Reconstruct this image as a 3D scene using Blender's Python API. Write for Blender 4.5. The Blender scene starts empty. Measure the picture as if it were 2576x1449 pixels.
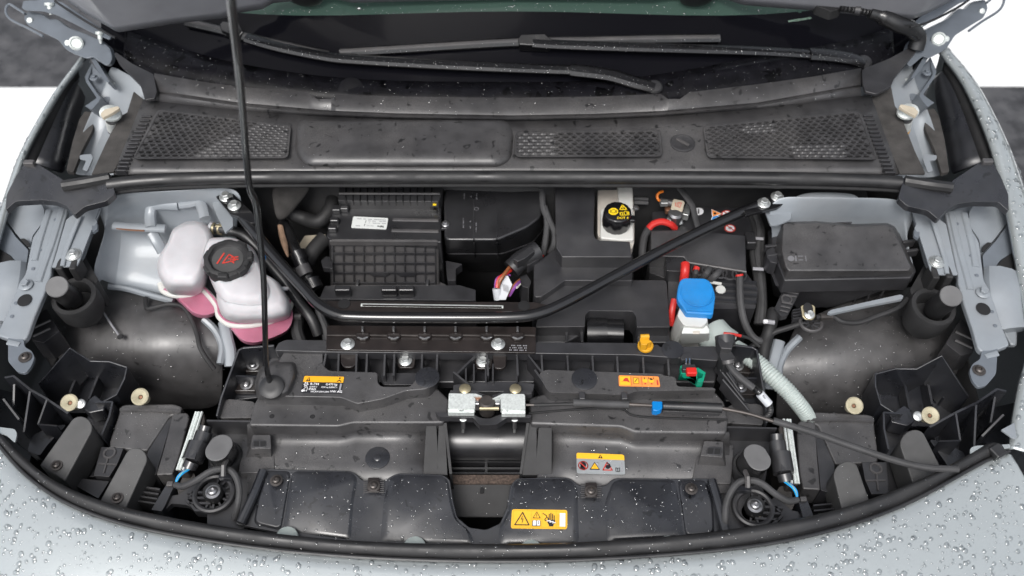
import bpy, bmesh, math, random
import numpy as np
from mathutils import Vector, Matrix
random.seed(7)
S = bpy.context.scene
COL = S.collection
R = math.radians

# ------------------------------------------------------------------ camera
FPX, PITCH, DIST = 2323.6, R(52), 1.49
CAM = Vector((0, -DIST * math.cos(PITCH), 1 + DIST * math.sin(PITCH)))
cam_data = bpy.data.cameras.new('camera')
cam_data.sensor_width = 36
cam_data.lens = 36 * FPX / 2576
cam_data.clip_start, cam_data.clip_end = 0.02, 500
cam_data.dof.use_dof = True
cam_data.dof.focus_distance = 1.40
cam_data.dof.aperture_fstop = 4.0
cam = bpy.data.objects.new('camera', cam_data)
cam.location = CAM
cam.rotation_euler = (R(90) - PITCH, 0, 0)
COL.objects.link(cam)
S.camera = cam

# ------------------------------------------------------------------ overcast daylight
SUN_EL, SUN_AZ = R(58), R(200)
world = bpy.data.worlds.new('World'); S.world = world; world.use_nodes = True
wn = world.node_tree.nodes; wl = world.node_tree.links
bg = wn['Background']
sky = wn.new('ShaderNodeTexSky'); sky.sky_type = 'NISHITA'; sky.sun_disc = False
sky.sun_elevation = SUN_EL; sky.sun_rotation = SUN_AZ
sky.air_density = 1.0; sky.dust_density = 4.0; sky.ozone_density = 1.0
hs = wn.new('ShaderNodeHueSaturation'); hs.inputs['Saturation'].default_value = 0.30
wl.new(sky.outputs[0], hs.inputs['Color']); wl.new(hs.outputs[0], bg.inputs['Color'])
bg.inputs['Strength'].default_value = 0.13
sun_data = bpy.data.lights.new('sun', 'SUN'); sun_data.energy = 1.5; sun_data.angle = R(25)
sun_data.color = (1.0, 0.975, 0.95)
sun = bpy.data.objects.new('sun', sun_data); COL.objects.link(sun)
sd = Vector((math.sin(SUN_AZ) * math.cos(SUN_EL), math.cos(SUN_AZ) * math.cos(SUN_EL), math.sin(SUN_EL)))
sun.rotation_euler = sd.to_track_quat('Z', 'Y').to_euler()
sun.location = sd * 20
S.view_settings.view_transform = 'Standard'; S.view_settings.look = 'None'
S.view_settings.exposure = 0.45; S.view_settings.gamma = 1
S.render.engine = 'CYCLES'
S.cycles.use_denoising = True
S.cycles.max_bounces = 8

# ------------------------------------------------------------------ photo pixels -> directions
FWD = Vector((0, math.cos(PITCH), -math.sin(PITCH)))
UP = Vector((0, math.sin(PITCH), math.cos(PITCH)))
def ray(u, v): return FWD + Vector((1, 0, 0)) * ((u - 1288) / FPX) - UP * ((v - 724.5) / FPX)
def P(u, v, z):
    d = ray(u, v); return CAM + d * ((z - CAM.z) / d.z)

def rnd(pts, r, n=4):
    """round the corners of a 2D polygon"""
    out = []; N = len(pts)
    for i in range(N):
        a, b, c = np.array(pts[i - 1], float), np.array(pts[i], float), np.array(pts[(i + 1) % N], float)
        da, dc = a - b, c - b; la, lc = np.linalg.norm(da), np.linalg.norm(dc)
        k = min(r, la * .45, lc * .45)
        p, q = b + da / max(la, 1e-6) * k, b + dc / max(lc, 1e-6) * k
        for j in range(n + 1):
            t = j / n
            out.append(tuple((1 - t) ** 2 * p + 2 * t * (1 - t) * b + t * t * q))
    return out

class T:
    """a zoomed crop of the photograph: turns its pixels into world points at a given height"""
    def __init__(s, x0, y0, k, A=None): s.x0, s.y0, s.k, s.A = x0, y0, k, A
    def m(s, A): return T(s.x0, s.y0, s.k, A)
    def uv(s, x, y):
        u, v = s.x0 + x * s.k, s.y0 + y * s.k
        if s.A is not None: u, v = s.A[0] @ np.array((u, v, 1)), s.A[1] @ np.array((u, v, 1))
        return u, v
    def __call__(s, x, y, z): return P(*s.uv(x, y), z)
    def poly(s, z, flat, r=0, n=4):
        p = [(flat[i], flat[i + 1]) for i in range(0, len(flat), 2)]
        if r: p = rnd(p, r, n)
        return [s(x, y, z(x, y) if callable(z) else z) for x, y in p]
    def path(s, pts): return [s(*p) for p in pts]
    def w(s, x, y, z, n):  # n crop pixels in metres
        return (s(x, y, z) - CAM).dot(FWD) / FPX * n * s.k
F = T(0, 0, 1)
XS, K3 = (0, 603.7, 1247.7, 1905.1), 1 / 3.003
a1, a2, a3, a4 = [T(x, 0, K3) for x in XS]
b1, b2, b3, b4 = [T(x, 442.7, K3) for x in XS]
c1, c2, c3, c4 = [T(x, 872.1, 1 / 2.512) for x in XS]
t_latch = T(1073.3, 952.6, 1 / 6.0016)
t_harn = T(1677.1, 831.8, 1 / 5.401)
t_plug = T(1220.9, 603.7, 1 / 8.641)
t_hinge = T(0, 0, 1 / 6.354)
t_bat = T(1636.8, 456.2, 1 / 7.716)
t_cap = T(1502.6, 496.4, 1 / 18.0)
t_cool = T(503.1, 597.0, 1 / 12.706)
def affine(pairs):
    M = np.array([(a, b, 1) for (a, b), _ in pairs], float)
    return [np.linalg.lstsq(M, np.array([q[i] for _, q in pairs], float), rcond=None)[0] for i in (0, 1)]
AR = affine([((65, 717), (2473, 737)), ((62, 755), (2476, 777)), ((185, 640), (2353, 655)), ((165, 715), (2368, 743)), ((63, 899), (2458, 930)),
             ((77, 417), (2492, 413)), ((213, 509), (2335, 521)), ((277, 277), (2298, 270)), ((195, 105), (2365, 85))])
AF = affine([((178, 1015), (2343, 1050)), ((352, 997), (2162, 1025)), ((203, 1063), (2291, 1095)), ((342, 1147), (2128, 1182)), ((551, 1127), (1890, 1147)),
             ((535, 1236), (1905, 1275)), ((650, 1115), (1797, 1137)), ((695, 1208), (1738, 1228)), ((175, 876), (2367, 892))])
AH = affine([((195, 105), (2365, 85)), ((77, 47), (2466, 26)), ((280, 133), (2276, 133)), ((250, 88), (2313, 68))])

def catmull(p, n=8, closed=False):
    p = [Vector(q) for q in p]; N = len(p); out = []
    for i in range(N if closed else N - 1):
        if closed: a, b, c, d = p[i - 1], p[i], p[(i + 1) % N], p[(i + 2) % N]
        else: a, b, c, d = p[max(i - 1, 0)], p[i], p[i + 1], p[min(i + 2, N - 1)]
        for j in range(n):
            t = j / n
            out.append(.5 * ((2 * b) + (c - a) * t + (2 * a - 5 * b + 4 * c - d) * t * t + (3 * b - a - 3 * c + d) * t ** 3))
    if not closed: out.append(p[-1])
    return out

# ------------------------------------------------------------------ materials (all procedural)
MATS = {}
def mat(name, col, rough=.5, metal=0, coat=0, bump=None, mott=0, dust=None, sss=0, trans=0, ior=1.5, spec=.5, rvar=0, stripes=None, mscale=35, stains=None):
    m = bpy.data.materials.new(name); m.use_nodes = True; nt = m.node_tree; N, Lk = nt.nodes, nt.links
    b = N['Principled BSDF']; MATS[name] = m
    b.inputs['Base Color'].default_value = (*col, 1); b.inputs['Roughness'].default_value = rough
    b.inputs['Metallic'].default_value = metal; b.inputs['IOR'].default_value = ior
    b.inputs['Specular IOR Level'].default_value = spec
    b.inputs['Coat Weight'].default_value = coat; b.inputs['Coat Roughness'].default_value = .04
    b.inputs['Transmission Weight'].default_value = trans
    if sss:
        b.inputs['Subsurface Weight'].default_value = sss; b.inputs['Subsurface Radius'].default_value = (.02, .015, .015)
        b.inputs['Subsurface Scale'].default_value = .5
    tc = N.new('ShaderNodeTexCoord')
    def noise(scale, det=4):
        n = N.new('ShaderNodeTexNoise'); n.inputs['Scale'].default_value = scale; n.inputs['Detail'].default_value = det
        Lk.new(tc.outputs['Object'], n.inputs['Vector']); return n
    src = None
    if mott:
        n = noise(mscale, 6); r = N.new('ShaderNodeValToRGB'); Lk.new(n.outputs['Fac'], r.inputs[0])
        r.color_ramp.elements[0].position, r.color_ramp.elements[1].position = .3, .7
        r.color_ramp.elements[0].color = (*[c * (1 - mott) for c in col], 1)
        r.color_ramp.elements[1].color = (*[c * (1 + mott) for c in col], 1)
        src = r.outputs[0]
    if dust:
        dcol, lo, hi, amt = dust
        n = noise(9, 8); r = N.new('ShaderNodeMapRange'); Lk.new(n.outputs['Fac'], r.inputs[0])
        r.inputs[1].default_value, r.inputs[2].default_value, r.inputs[3].default_value, r.inputs[4].default_value = lo, hi, 0, amt
        n2 = noise(700, 2); mu = N.new('ShaderNodeMath'); mu.operation = 'MULTIPLY'
        r2 = N.new('ShaderNodeMapRange'); Lk.new(n2.outputs['Fac'], r2.inputs[0]); r2.inputs[1].default_value, r2.inputs[2].default_value = .35, .7
        Lk.new(r.outputs[0], mu.inputs[0]); Lk.new(r2.outputs[0], mu.inputs[1])
        mx = N.new('ShaderNodeMix'); mx.data_type = 'RGBA'
        Lk.new(mu.outputs[0], mx.inputs[0]); mx.inputs[7].default_value = (*dcol, 1)
        if src: Lk.new(src, mx.inputs[6])
        else: mx.inputs[6].default_value = (*col, 1)
        src = mx.outputs[2]
    if stains:   # wet spots: darker and smoother where water has soaked the surface
        n = noise(stains[0], 2); n.inputs['Distortion'].default_value = .6
        st = N.new('ShaderNodeMapRange'); Lk.new(n.outputs['Fac'], st.inputs[0]); st.inputs[1].default_value, st.inputs[2].default_value = stains[1], stains[1] + .02
        mx = N.new('ShaderNodeMix'); mx.data_type = 'RGBA'; Lk.new(st.outputs[0], mx.inputs[0])
        if src: Lk.new(src, mx.inputs[6])
        else: mx.inputs[6].default_value = (*col, 1)
        mx.inputs[7].default_value = (*[c * .3 for c in col], 1); src = mx.outputs[2]
    if src: Lk.new(src, b.inputs['Base Color'])
    if rvar:
        n = noise(14, 5); r = N.new('ShaderNodeMapRange'); Lk.new(n.outputs['Fac'], r.inputs[0])
        r.inputs[1].default_value, r.inputs[2].default_value = .38, .62
        r.inputs[3].default_value, r.inputs[4].default_value = max(rough - rvar, .05), min(rough + rvar, 1)
        Lk.new(r.outputs[0], b.inputs['Roughness'])
    if bump or stripes:
        bp = N.new('ShaderNodeBump'); bp.inputs['Distance'].default_value = .001
        if stripes:
            w = N.new('ShaderNodeTexWave'); w.inputs['Scale'].default_value = stripes[0]; w.inputs['Distortion'].default_value = 1.5
            w.bands_direction = 'X'
            Lk.new(tc.outputs['Object'], w.inputs['Vector']); Lk.new(w.outputs['Fac'], bp.inputs['Height']); bp.inputs['Strength'].default_value = stripes[1]
        else:
            n = noise(bump[0], 3); Lk.new(n.outputs['Fac'], bp.inputs['Height']); bp.inputs['Strength'].default_value = bump[1]
        Lk.new(bp.outputs[0], b.inputs['Normal'])
    return m
mat('paint', (.49, .53, .535), .24, .55, coat=1, mott=.02)
mat('hood_inner', (.30, .305, .33), .45, mott=.05, coat=.15)  # hood paint darkened in the colour for the shade on its underside
mat('inner_paint', (.255, .28, .305), .42, .1, coat=.22, mott=.05, dust=((.30, .27, .24), .5, .75, .35))
mat('hinge_paint', (.15, .17, .195), .42, .15, coat=.3, mott=.08)
mat('rust_paint', (.40, .36, .34), .5, mott=.15)
mat('plastic', (.024, .024, .027), .42, bump=(1500, .10), mott=.25, dust=((.10, .096, .094), .46, .76, .6), rvar=.1, spec=0.9)
mat('plastic_dusty', (.046, .045, .047), .44, bump=(1500, .12), mott=.3, dust=((.14, .134, .13), .42, .72, .8), rvar=.08, spec=0.8, stains=(75, 0.66))
mat('plastic_wet', (.016, .017, .021), .34, bump=(1200, .06), mott=.25, rvar=.12, spec=1.0, stains=(70, 0.65))
mat('plastic_gloss', (.007, .007, .008), .22, mott=.2, rvar=.08, spec=0.8)
mat('plastic_grey', (.065, .063, .065), .45, bump=(1500, .15), mott=.2, dust=((.2, .18, .16), .45, .75, .4), spec=0.7)
mat('plastic_smooth', (.022, .022, .024), .34, mott=.2, rvar=.08, spec=1.0)
mat('rubber', (.011, .011, .012), .36, bump=(900, .05), mott=.2, rvar=.15, spec=0.9)
mat('seal_rubber', (.013, .013, .014), .52, bump=(900, .1), mott=.3, rvar=.16, spec=.7)
mat('rubber_matt', (.022, .022, .023), .65, bump=(900, .2), mott=.25)
mat('rubber_top', (.060, .060, .060), .5, bump=(900, .2), mott=.2, spec=0.6)
mat('felt', (.050, .047, .045), .9, bump=(400, .5), mott=.35)
mat('pad_grey', (.12, .12, .122), .5, bump=(900, .15), mott=.15)
mat('void', (.010, .010, .011), .7)  # near-black painted in for the dark of holes and gaps
mat('backing_black', (.002, .002, .002), .9, spec=.1)  # deep black painting the cavity dark behind the grille holes
mat('liner', (.06, .058, .059), .48, mott=.3, stripes=(30, .04), rvar=.1, spec=1.0, stains=(80, 0.7))
mat('brace_black', (.008, .008, .009), .22, coat=.8, mott=.15)
mat('brace_brown', (.018, .014, .013), .35, bump=(700, .2), mott=.4, coat=.3)
mat('zinc', (.66, .68, .67), .38, .85, mott=.12, mscale=250)
mat('zinc_pale', (.70, .74, .72), .5, .45, mott=.15, mscale=300)
mat('steel', (.42, .42, .43), .3, .9, mott=.15)
mat('dark_metal', (.10, .09, .085), .4, .7, mott=.3)
mat('gold_zinc', (.40, .35, .23), .4, .8, mott=.2)
mat('copper', (.22, .11, .065), .5, .5, mott=.3)
mat('tank', (.55, .54, .56), .5, sss=.8, mott=.14, mscale=14, spec=.4)
mat('coolant', (.47, .17, .25), .45, sss=.8, mott=.15, mscale=18)
mat('tank_print', (.45, .45, .46), .5)
mat('white_plastic', (.60, .60, .57), .4, sss=.15, mott=.03)
mat('white_brown_shade', (.52, .48, .43), .45, sss=.15, mott=.12)  # brown-tinted white: the shadow on the brake reservoir put into its colour
mat('blue_cap', (.005, .20, .54), .45, mott=.12, dust=((.10, .18, .32), .45, .75, .5))
mat('blue_clip', (.0, .19, .55), .35)
mat('green_plastic', (.005, .27, .16), .35, mott=.05)
mat('yellow_plastic', (.66, .33, .015), .4, mott=.05)
mat('red_plastic', (.60, .02, .015), .35)
mat('red_cable', (.55, .025, .02), .38)
mat('orange_wire', (.85, .22, .02), .4)
mat('brown_wire', (.30, .10, .04), .4)
mat('purple_wire', (.25, .08, .32), .4)
mat('cyan_wire', (.02, .32, .70), .4)
mat('lime_wire', (.25, .70, .25), .4)
mat('white_wire', (.7, .68, .6), .45)
mat('cable', (.020, .020, .021), .6, bump=(600, .3), mott=.3)
mat('cable_grey', (.045, .045, .047), .65, bump=(600, .3), mott=.3)
mat('pale_hose', (.42, .475, .455), .42, sss=.15, mott=.05)
mat('ivory', (.46, .42, .30), .5, sss=.1, mott=.15)
mat('beige', (.52, .46, .36), .55, mott=.12)
mat('tape', (.46, .30, .20), .8, bump=(150, .6), mott=.35)
mat('foam', (.085, .062, .05), .95, bump=(500, 1.0), mott=.6, mscale=260)
mat('label_white', (.66, .68, .66), .4)
mat('label_black', (.022, .022, .026), .35)
mat('label_yellow', (.90, .50, .03), .38)
mat('label_amber', (.86, .42, .02), .38)
mat('label_orange', (.90, .30, .07), .38)
mat('label_silver', (.50, .53, .54), .3, .5, mott=.06)
mat('print_black', (.012, .012, .016), .4)
mat('print_white', (.82, .82, .84), .4)
mat('print_grey', (.30, .30, .32), .5)
mat('print_dim', (.16, .16, .17), .5)
mat('print_red', (.55, .05, .035), .4)
mat('print_yellow', (.85, .60, .02), .4)
mat('print_blue', (.05, .25, .60), .4)
mat('print_mint', (.55, .80, .62), .4)
mat('glass_dark', (.005, .005, .007), .08, spec=.12)
mat('apron', (.007, .007, .009), .28, mott=.4, rvar=.12, spec=.13, stains=(30, 0.6))
mat('glass_green', (.055, .095, .078), .10, spec=.15)
mat('dashboard', (.06, .075, .068), .7)
wm = mat('water', (1, 1, 1), .04)
def water_nodes(m):
    N, Lk = m.node_tree.nodes, m.node_tree.links
    fr = N.new('ShaderNodeFresnel'); fr.inputs[0].default_value = 1.42
    mu = N.new('ShaderNodeMath'); mu.operation = 'MULTIPLY_ADD'; mu.inputs[1].default_value = 1.25; mu.inputs[2].default_value = .13; mu.use_clamp = True
    tr = N.new('ShaderNodeBsdfTransparent'); tr.inputs[0].default_value = (.95, .96, .965, 1)
    gl = N.new('ShaderNodeBsdfGlossy'); gl.inputs['Roughness'].default_value = .06
    mx = N.new('ShaderNodeMixShader'); Lk.new(fr.outputs[0], mu.inputs[0]); Lk.new(mu.outputs[0], mx.inputs[0]); Lk.new(tr.outputs[0], mx.inputs[1]); Lk.new(gl.outputs[0], mx.inputs[2])
    Lk.new(mx.outputs[0], N['Material Output'].inputs['Surface'])
water_nodes(wm)
mat('tape_white', (.55, .57, .60), .5)

# ------------------------------------------------------------------ mesh builder
class MB:
    def __init__(s): s.v, s.f = [], []
    def add(s, v, f):
        o = len(s.v); s.v += [Vector(p) for p in v]; s.f += [tuple(i + o for i in q) for q in f]; return s
    def taper(s, top, bot):
        n = len(top)
        return s.add(list(top) + list(bot), [tuple(range(n)), tuple(range(2 * n - 1, n - 1, -1))] + [(i, (i + 1) % n, n + (i + 1) % n, n + i) for i in range(n)])
    def prism(s, pts, d):
        d = Vector((0, 0, -d)) if not isinstance(d, Vector) else d
        return s.taper(pts, [Vector(p) + d for p in pts])
    def box(s, c, sx, sy, sz, rot=None):
        rot = rot or Matrix.Identity(3); c = Vector(c)
        q = [c + rot @ Vector((x * sx / 2, y * sy / 2, z * sz / 2)) for x in (-1, 1) for y in (-1, 1) for z in (-1, 1)]
        return s.add(q, [(0, 1, 3, 2), (4, 6, 7, 5), (0, 4, 5, 1), (2, 3, 7, 6), (0, 2, 6, 4), (1, 5, 7, 3)])
    def tube(s, pts, r, n=10, cap=True, flat=1.0, closed=False):
        pts = [Vector(p) for p in pts]; N = len(pts); V, Fc = [], []
        rr = r if callable(r) else (lambda t: r)
        up = None
        for i, p in enumerate(pts):
            if closed: t = pts[(i + 1) % N] - pts[i - 1]
            else: t = pts[min(i + 1, N - 1)] - pts[max(i - 1, 0)]
            t.normalize()
            if up is None:
                up = Vector((0, 0, 1)) if abs(t.z) < .9 else Vector((0, 1, 0))
            up = (up - t * up.dot(t)).normalized(); sd_ = t.cross(up)
            q = rr(i / max(N - 1, 1))
            for j in range(n):
                a = 2 * math.pi * j / n
                V.append(p + sd_ * math.cos(a) * q + up * math.sin(a) * q * flat)
        for i in range(N if closed else N - 1):
            for j in range(n):
                k, l = (i + 1) % N, (j + 1) % n
                Fc.append((i * n + j, i * n + l, k * n + l, k * n + j))
        if cap and not closed: Fc += [tuple(range(n - 1, -1, -1)), tuple((N - 1) * n + j for j in range(n))]
        return s.add(V, Fc)
    def lathe(s, prof, c, axis=(0, 0, 1), n=24, sx=1.0, ang=0, lobes=None):
        """prof: (radius, height) from the bottom to the top"""
        c = Vector(c); z = Vector(axis).normalized(); x = Vector((1, 0, 0)) if abs(z.x) < .9 else Vector((0, 1, 0))
        x = (x - z * x.dot(z)).normalized(); y = z.cross(x); V, Fc = [], []
        for r, h in prof:
            for j in range(n):
                a = 2 * math.pi * j / n + ang; k = r * (lobes(j) if lobes else 1)
                V.append(c + x * math.cos(a) * k * sx + y * math.sin(a) * k + z * h)
        for i in range(len(prof) - 1):
            for j in range(n):
                l = (j + 1) % n; Fc.append((i * n + j, i * n + l, (i + 1) * n + l, (i + 1) * n + j))
        Fc += [tuple(range(n - 1, -1, -1)), tuple((len(prof) - 1) * n + j for j in range(n))]
        return s.add(V, Fc)
    def grid(s, rows):
        n = len(rows[0])
        return s.add([p for r in rows for p in r], [(i * n + j, i * n + j + 1, (i + 1) * n + j + 1, (i + 1) * n + j) for i in range(len(rows) - 1) for j in range(n - 1)])
    def wall(s, pts, h, t, closed=False):
        pts = [Vector(p) for p in pts]; N = len(pts); A, B = [], []
        for i, p in enumerate(pts):
            if closed: d = pts[(i + 1) % N] - pts[i - 1]
            else: d = pts[min(i + 1, N - 1)] - pts[max(i - 1, 0)]
            d = Vector((-d.y, d.x, 0)); d = d.normalized() if d.length > 1e-9 else Vector((1, 0, 0))
            A.append(p + d * t / 2); B.append(p - d * t / 2)
        dn = Vector((0, 0, -h)); M = N if closed else N - 1
        V = A + B + [p + dn for p in A] + [p + dn for p in B]; Fc = []
        for i in range(M):
            k = (i + 1) % N
            Fc += [(i, k, N + k, N + i), (2 * N + i, 3 * N + i, 3 * N + k, 2 * N + k), (i, 2 * N + i, 2 * N + k, k), (N + i, N + k, 3 * N + k, 3 * N + i)]
        if not closed: Fc += [(0, N, 3 * N, 2 * N), (N - 1, 3 * N - 1, 4 * N - 1, 2 * N - 1)]
        return s.add(V, Fc)
    def build(s, name, m, parent=None, bevel=0, seg=2, ang=35, solid=0, open_=False, sub=0):
        me = bpy.data.meshes.new(name); me.from_pydata([tuple(p) for p in s.v], [], s.f)
        bm = bmesh.new(); bm.from_mesh(me)
        bmesh.ops.recalc_face_normals(bm, faces=bm.faces)
        if open_:
            if sum((f.normal.z - f.normal.y * .5) * f.calc_area() for f in bm.faces) < 0: bmesh.ops.reverse_faces(bm, faces=bm.faces)
        bm.to_mesh(me); bm.free()
        me.materials.append(MATS[m] if isinstance(m, str) else m)
        me.polygons.foreach_set('use_smooth', [True] * len(me.polygons))
        o = bpy.data.objects.new(name, me); COL.objects.link(o)
        if not bevel: me.set_sharp_from_angle(angle=R(ang))
        if solid:
            md = o.modifiers.new('solid', 'SOLIDIFY'); md.thickness = solid; md.offset = -1
        if sub:
            md = o.modifiers.new('sub', 'SUBSURF'); md.levels = md.render_levels = sub
        if bevel:
            md = o.modifiers.new('bevel', 'BEVEL'); md.width = bevel; md.segments = seg; md.limit_method = 'ANGLE'
            md.angle_limit = R(30); md.harden_normals = True; md.use_clamp_overlap = True
        if parent is not None:
            o.parent = parent
            if parent.type == 'EMPTY': o.matrix_parent_inverse = Matrix.Translation(-parent.location)
        return o
def thing(name, label, cat, loc, group=None):
    o = bpy.data.objects.new(name, None); COL.objects.link(o); o.location = loc; o.empty_display_size = .05
    o['label'] = label; o['category'] = cat
    if group: o['group'] = group
    return o
def tag(o, label, cat, group=None):
    o['label'] = label; o['category'] = cat
    if group: o['group'] = group
    return o
def plate(name, pts, d, m, parent=None, bevel=.0015, seg=2): return MB().prism(pts, d).build(name, m, parent, bevel=bevel, seg=seg)
def tube(name, pts, r, m, parent=None, n=10, smooth=6, flat=1.0): return MB().tube(catmull(pts, smooth) if smooth else pts, r, n, flat=flat).build(name, m, parent)
def bolt(parent, p, r, m='zinc', name='bolt', axis=(0, 0, 1), ang=.3, h=1.0):
    """flanged hexagon bolt"""
    k = MB(); k.lathe([(r, 0), (r, r * .12), (r * .9, r * .2), (r * .62, r * .28)], p, axis, 20)
    k.lathe([(r * .6, r * .2), (r * .6, r * (.2 + .52 * h)), (r * .52, r * (.2 + .6 * h)), (r * .4, r * (.2 + .58 * h))], p, axis, 6, ang=ang)
    return k.build(name, m, parent, ang=30)
def screw(parent, p, r, m='dark_metal', name='screw', axis=(0, 0, 1)):
    """round-headed star screw with its recess"""
    k = MB(); k.lathe([(r * 1.5, 0), (r * 1.5, r * .12), (r, r * .2), (r, r * .5), (r * .8, r * .75), (r * .45, r * .85), (r * .42, r * .5), (.0005, r * .45)], p, axis, 18)
    return k.build(name, m, parent, ang=40)

# ------------------------------------------------------------------ printed labels
class Print:
    """flat print on a quad; coordinates run 0..1 right and 0..1 down"""
    def __init__(s, q, lift=.0006):
        s.q = [Vector(p) for p in q]; s.b = {}
        n = (s.q[1] - s.q[0]).cross(s.q[3] - s.q[0]).normalized()
        if n.z < 0: n = -n
        s.n = n; s.lift = lift; s.asp = ((s.q[1] - s.q[0]).length) / ((s.q[3] - s.q[0]).length)
    def p(s, x, y, l=1):
        a = s.q[0].lerp(s.q[1], x); b = s.q[3].lerp(s.q[2], x); return a.lerp(b, y) + s.n * s.lift * l
    def mb(s, m): return s.b.setdefault(m, MB())
    def poly(s, m, flat, l=1):
        s.mb(m).add([s.p(flat[i], flat[i + 1], l) for i in range(0, len(flat), 2)], [tuple(range(len(flat) // 2))]); return s
    def rect(s, m, x0, y0, x1, y1, l=1): return s.poly(m, [x0, y0, x1, y0, x1, y1, x0, y1], l)
    def line(s, m, flat, w, l=1, closed=False):
        p = [Vector((flat[i] * s.asp, flat[i + 1])) for i in range(0, len(flat), 2)]
        N = len(p)
        for i in range(N if closed else N - 1):
            a, b = p[i], p[(i + 1) % N]; d = (b - a)
            if d.length < 1e-6: continue
            d.normalize(); o = Vector((-d.y, d.x)) * w / 2; e = d * w * .35
            q = [a + o - e, b + o + e, b - o + e, a - o - e]
            s.poly(m, [c for v in q for c in (v.x / s.asp, v.y)], l)
        return s
    def disc(s, m, x, y, r, l=1, n=20): return s.poly(m, [c for j in range(n) for c in (x + r * math.cos(6.2832 * j / n) / s.asp, y + r * math.sin(6.2832 * j / n))], l)
    def ring(s, m, x, y, r, w, l=1, n=24): return s.line(m, [c for j in range(n) for c in (x + r * math.cos(6.2832 * j / n) / s.asp, y + r * math.sin(6.2832 * j / n))], w, l, True)
    def text(s, m, txt, x, y, h, l=1, flip=False, bold=0, vert=False, wid=1.0):
        """baseline-left at x,y; cap height h"""
        c = bpy.data.curves.new('t', 'FONT'); c.body = txt; c.size = 1; c.offset = bold
        o = bpy.data.objects.new('t', c); me = bpy.data.meshes.new_from_object(o)
        k = h / .7
        V = []
        for q in me.vertices:
            a, b = q.co.x * k * wid, q.co.y * k
            if flip: a, b = -a, -b
            if vert: a, b = -b * 1.0, a
            V.append(s.p(x + a / s.asp, y - b, l))
        s.mb(m).add(V, [tuple(pl.vertices) for pl in me.polygons])
        bpy.data.meshes.remove(me); bpy.data.objects.remove(o); bpy.data.curves.remove(c); return s
    def done(s, parent, name='print'):
        for m, b in s.b.items():
            me = bpy.data.meshes.new(name); me.from_pydata([tuple(p) for p in b.v], [], b.f); me.materials.append(MATS[m])
            bm = bmesh.new(); bm.from_mesh(me)
            for f in bm.faces:
                if f.normal.dot(s.n) < 0: f.normal_flip()
            bm.to_mesh(me); bm.free()
            o = bpy.data.objects.new(name, me); COL.objects.link(o); o.parent = parent
            if parent.type == 'EMPTY': o.matrix_parent_inverse = Matrix.Translation(-parent.location)
WET = []   # (object, drops per square metre, smallest radius, largest radius)
# ================================================================== ground
def ground_material():
    m = mat('asphalt', (.06, .06, .063), .35, bump=(45, 1.0), mott=.5, mscale=14, rvar=.25); return m
ground_material()
mat('white_marking', (.74, .75, .75), .5, mott=.08, mscale=3, bump=(30, .3))
g = MB().grid([[(-60, -60, 0), (60, -60, 0)], [(-60, 60, 0), (60, 60, 0)]]).build('ground', 'asphalt', open_=True); g['kind'] = 'structure'
yl = P(0, 222, 0).y
w1 = plate('painted_marking', [Vector((-3.6, yl - 1.6, .004)), Vector((-1.0, yl - 1.6, .004)), Vector((-1.0, yl, .004)), Vector((-3.6, yl, .004))], .003, 'white_marking', bevel=0); w1['kind'] = 'structure'
yr = P(2576, 219, 0).y
w2 = plate('painted_marking', [Vector((.9, yr, .004)), Vector((4.6, yr, .004)), Vector((4.6, yr + 3.2, .004)), Vector((.9, yr + 3.2, .004))], .003, 'white_marking', bevel=0); w2['kind'] = 'structure'

# ================================================================== car body
car = thing('car', 'wet silver grey car with its hood propped open over the front compartment', 'car', (0, .3, 0))
def edge_loft(pts, prof, scale, side):
    """sweep a (outward, up) profile along a body edge"""
    rows = []; N = len(pts)
    for i, p in enumerate(pts):
        d = pts[min(i + 1, N - 1)] - pts[max(i - 1, 0)]; d = Vector((d.x, d.y, 0)).normalized()
        o = Vector((d.y, -d.x, 0)) * side; k = scale(i / (N - 1))
        rows.append([p + o * a * k + Vector((0, 0, b)) for a, b in prof])
    return rows
BE = [(-150, 960), (-70, 1050), (-5, 1117), (60, 1190), (160, 1262), (300, 1316), (480, 1354), (700, 1385), (900, 1402), (1100, 1411), (1288, 1413), (1500, 1408), (1750, 1391), (1950, 1366), (2130, 1324), (2280, 1268), (2400, 1204), (2480, 1160), (2541, 1139)]
be = catmull([P(u, v, .925) for u, v in BE], 8)
bump_o = MB().grid(edge_loft(be, [(-.004, -.02), (-.002, -.004), (.003, 0), (.02, -.002), (.06, -.010), (.12, -.032), (.19, -.075), (.25, -.14), (.29, -.26), (.29, -.5), (.27, -.75)], lambda t: 1, 1)).build('bumper_panel', 'paint', car, open_=True, ang=70, solid=.003)
fender_prof = [(-.002, -.009), (-.0015, -.003), (.002, .001), (.014, .001), (.032, -.007), (.05, -.028), (.062, -.07), (.075, -.2), (.08, -.45), (.07, -.75)]
FL = [(230, 108, 1.075), (205, 150, 1.07), (150, 225, 1.055), (100, 310, 1.04), (60, 390, 1.025), (36, 460, 1.01), (14, 530, 1.0), (-8, 610, .99), (-30, 700, .98), (-48, 800, .965), (-60, 900, .95), (-66, 1000, .935), (-60, 1060, .926)]
FR = [(2345, 95, 1.075), (2367, 125, 1.07), (2427, 207, 1.055), (2485, 333, 1.04), (2518, 443, 1.02), (2542, 545, 1.005), (2565, 676, .985), (2585, 790, .97), (2590, 880, .955), (2570, 962, .945), (2554, 1050, .935), (2545, 1128, .928)]
fr_k = lambda t: .70 + .7 * min(t * 1.6, 1)
fl_o = MB().grid(edge_loft(catmull([P(*q) for q in FL], 6), fender_prof, lambda t: .38 + .25 * t, 1)).build('fender', 'paint', car, open_=True, ang=70, solid=.0025)
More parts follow.
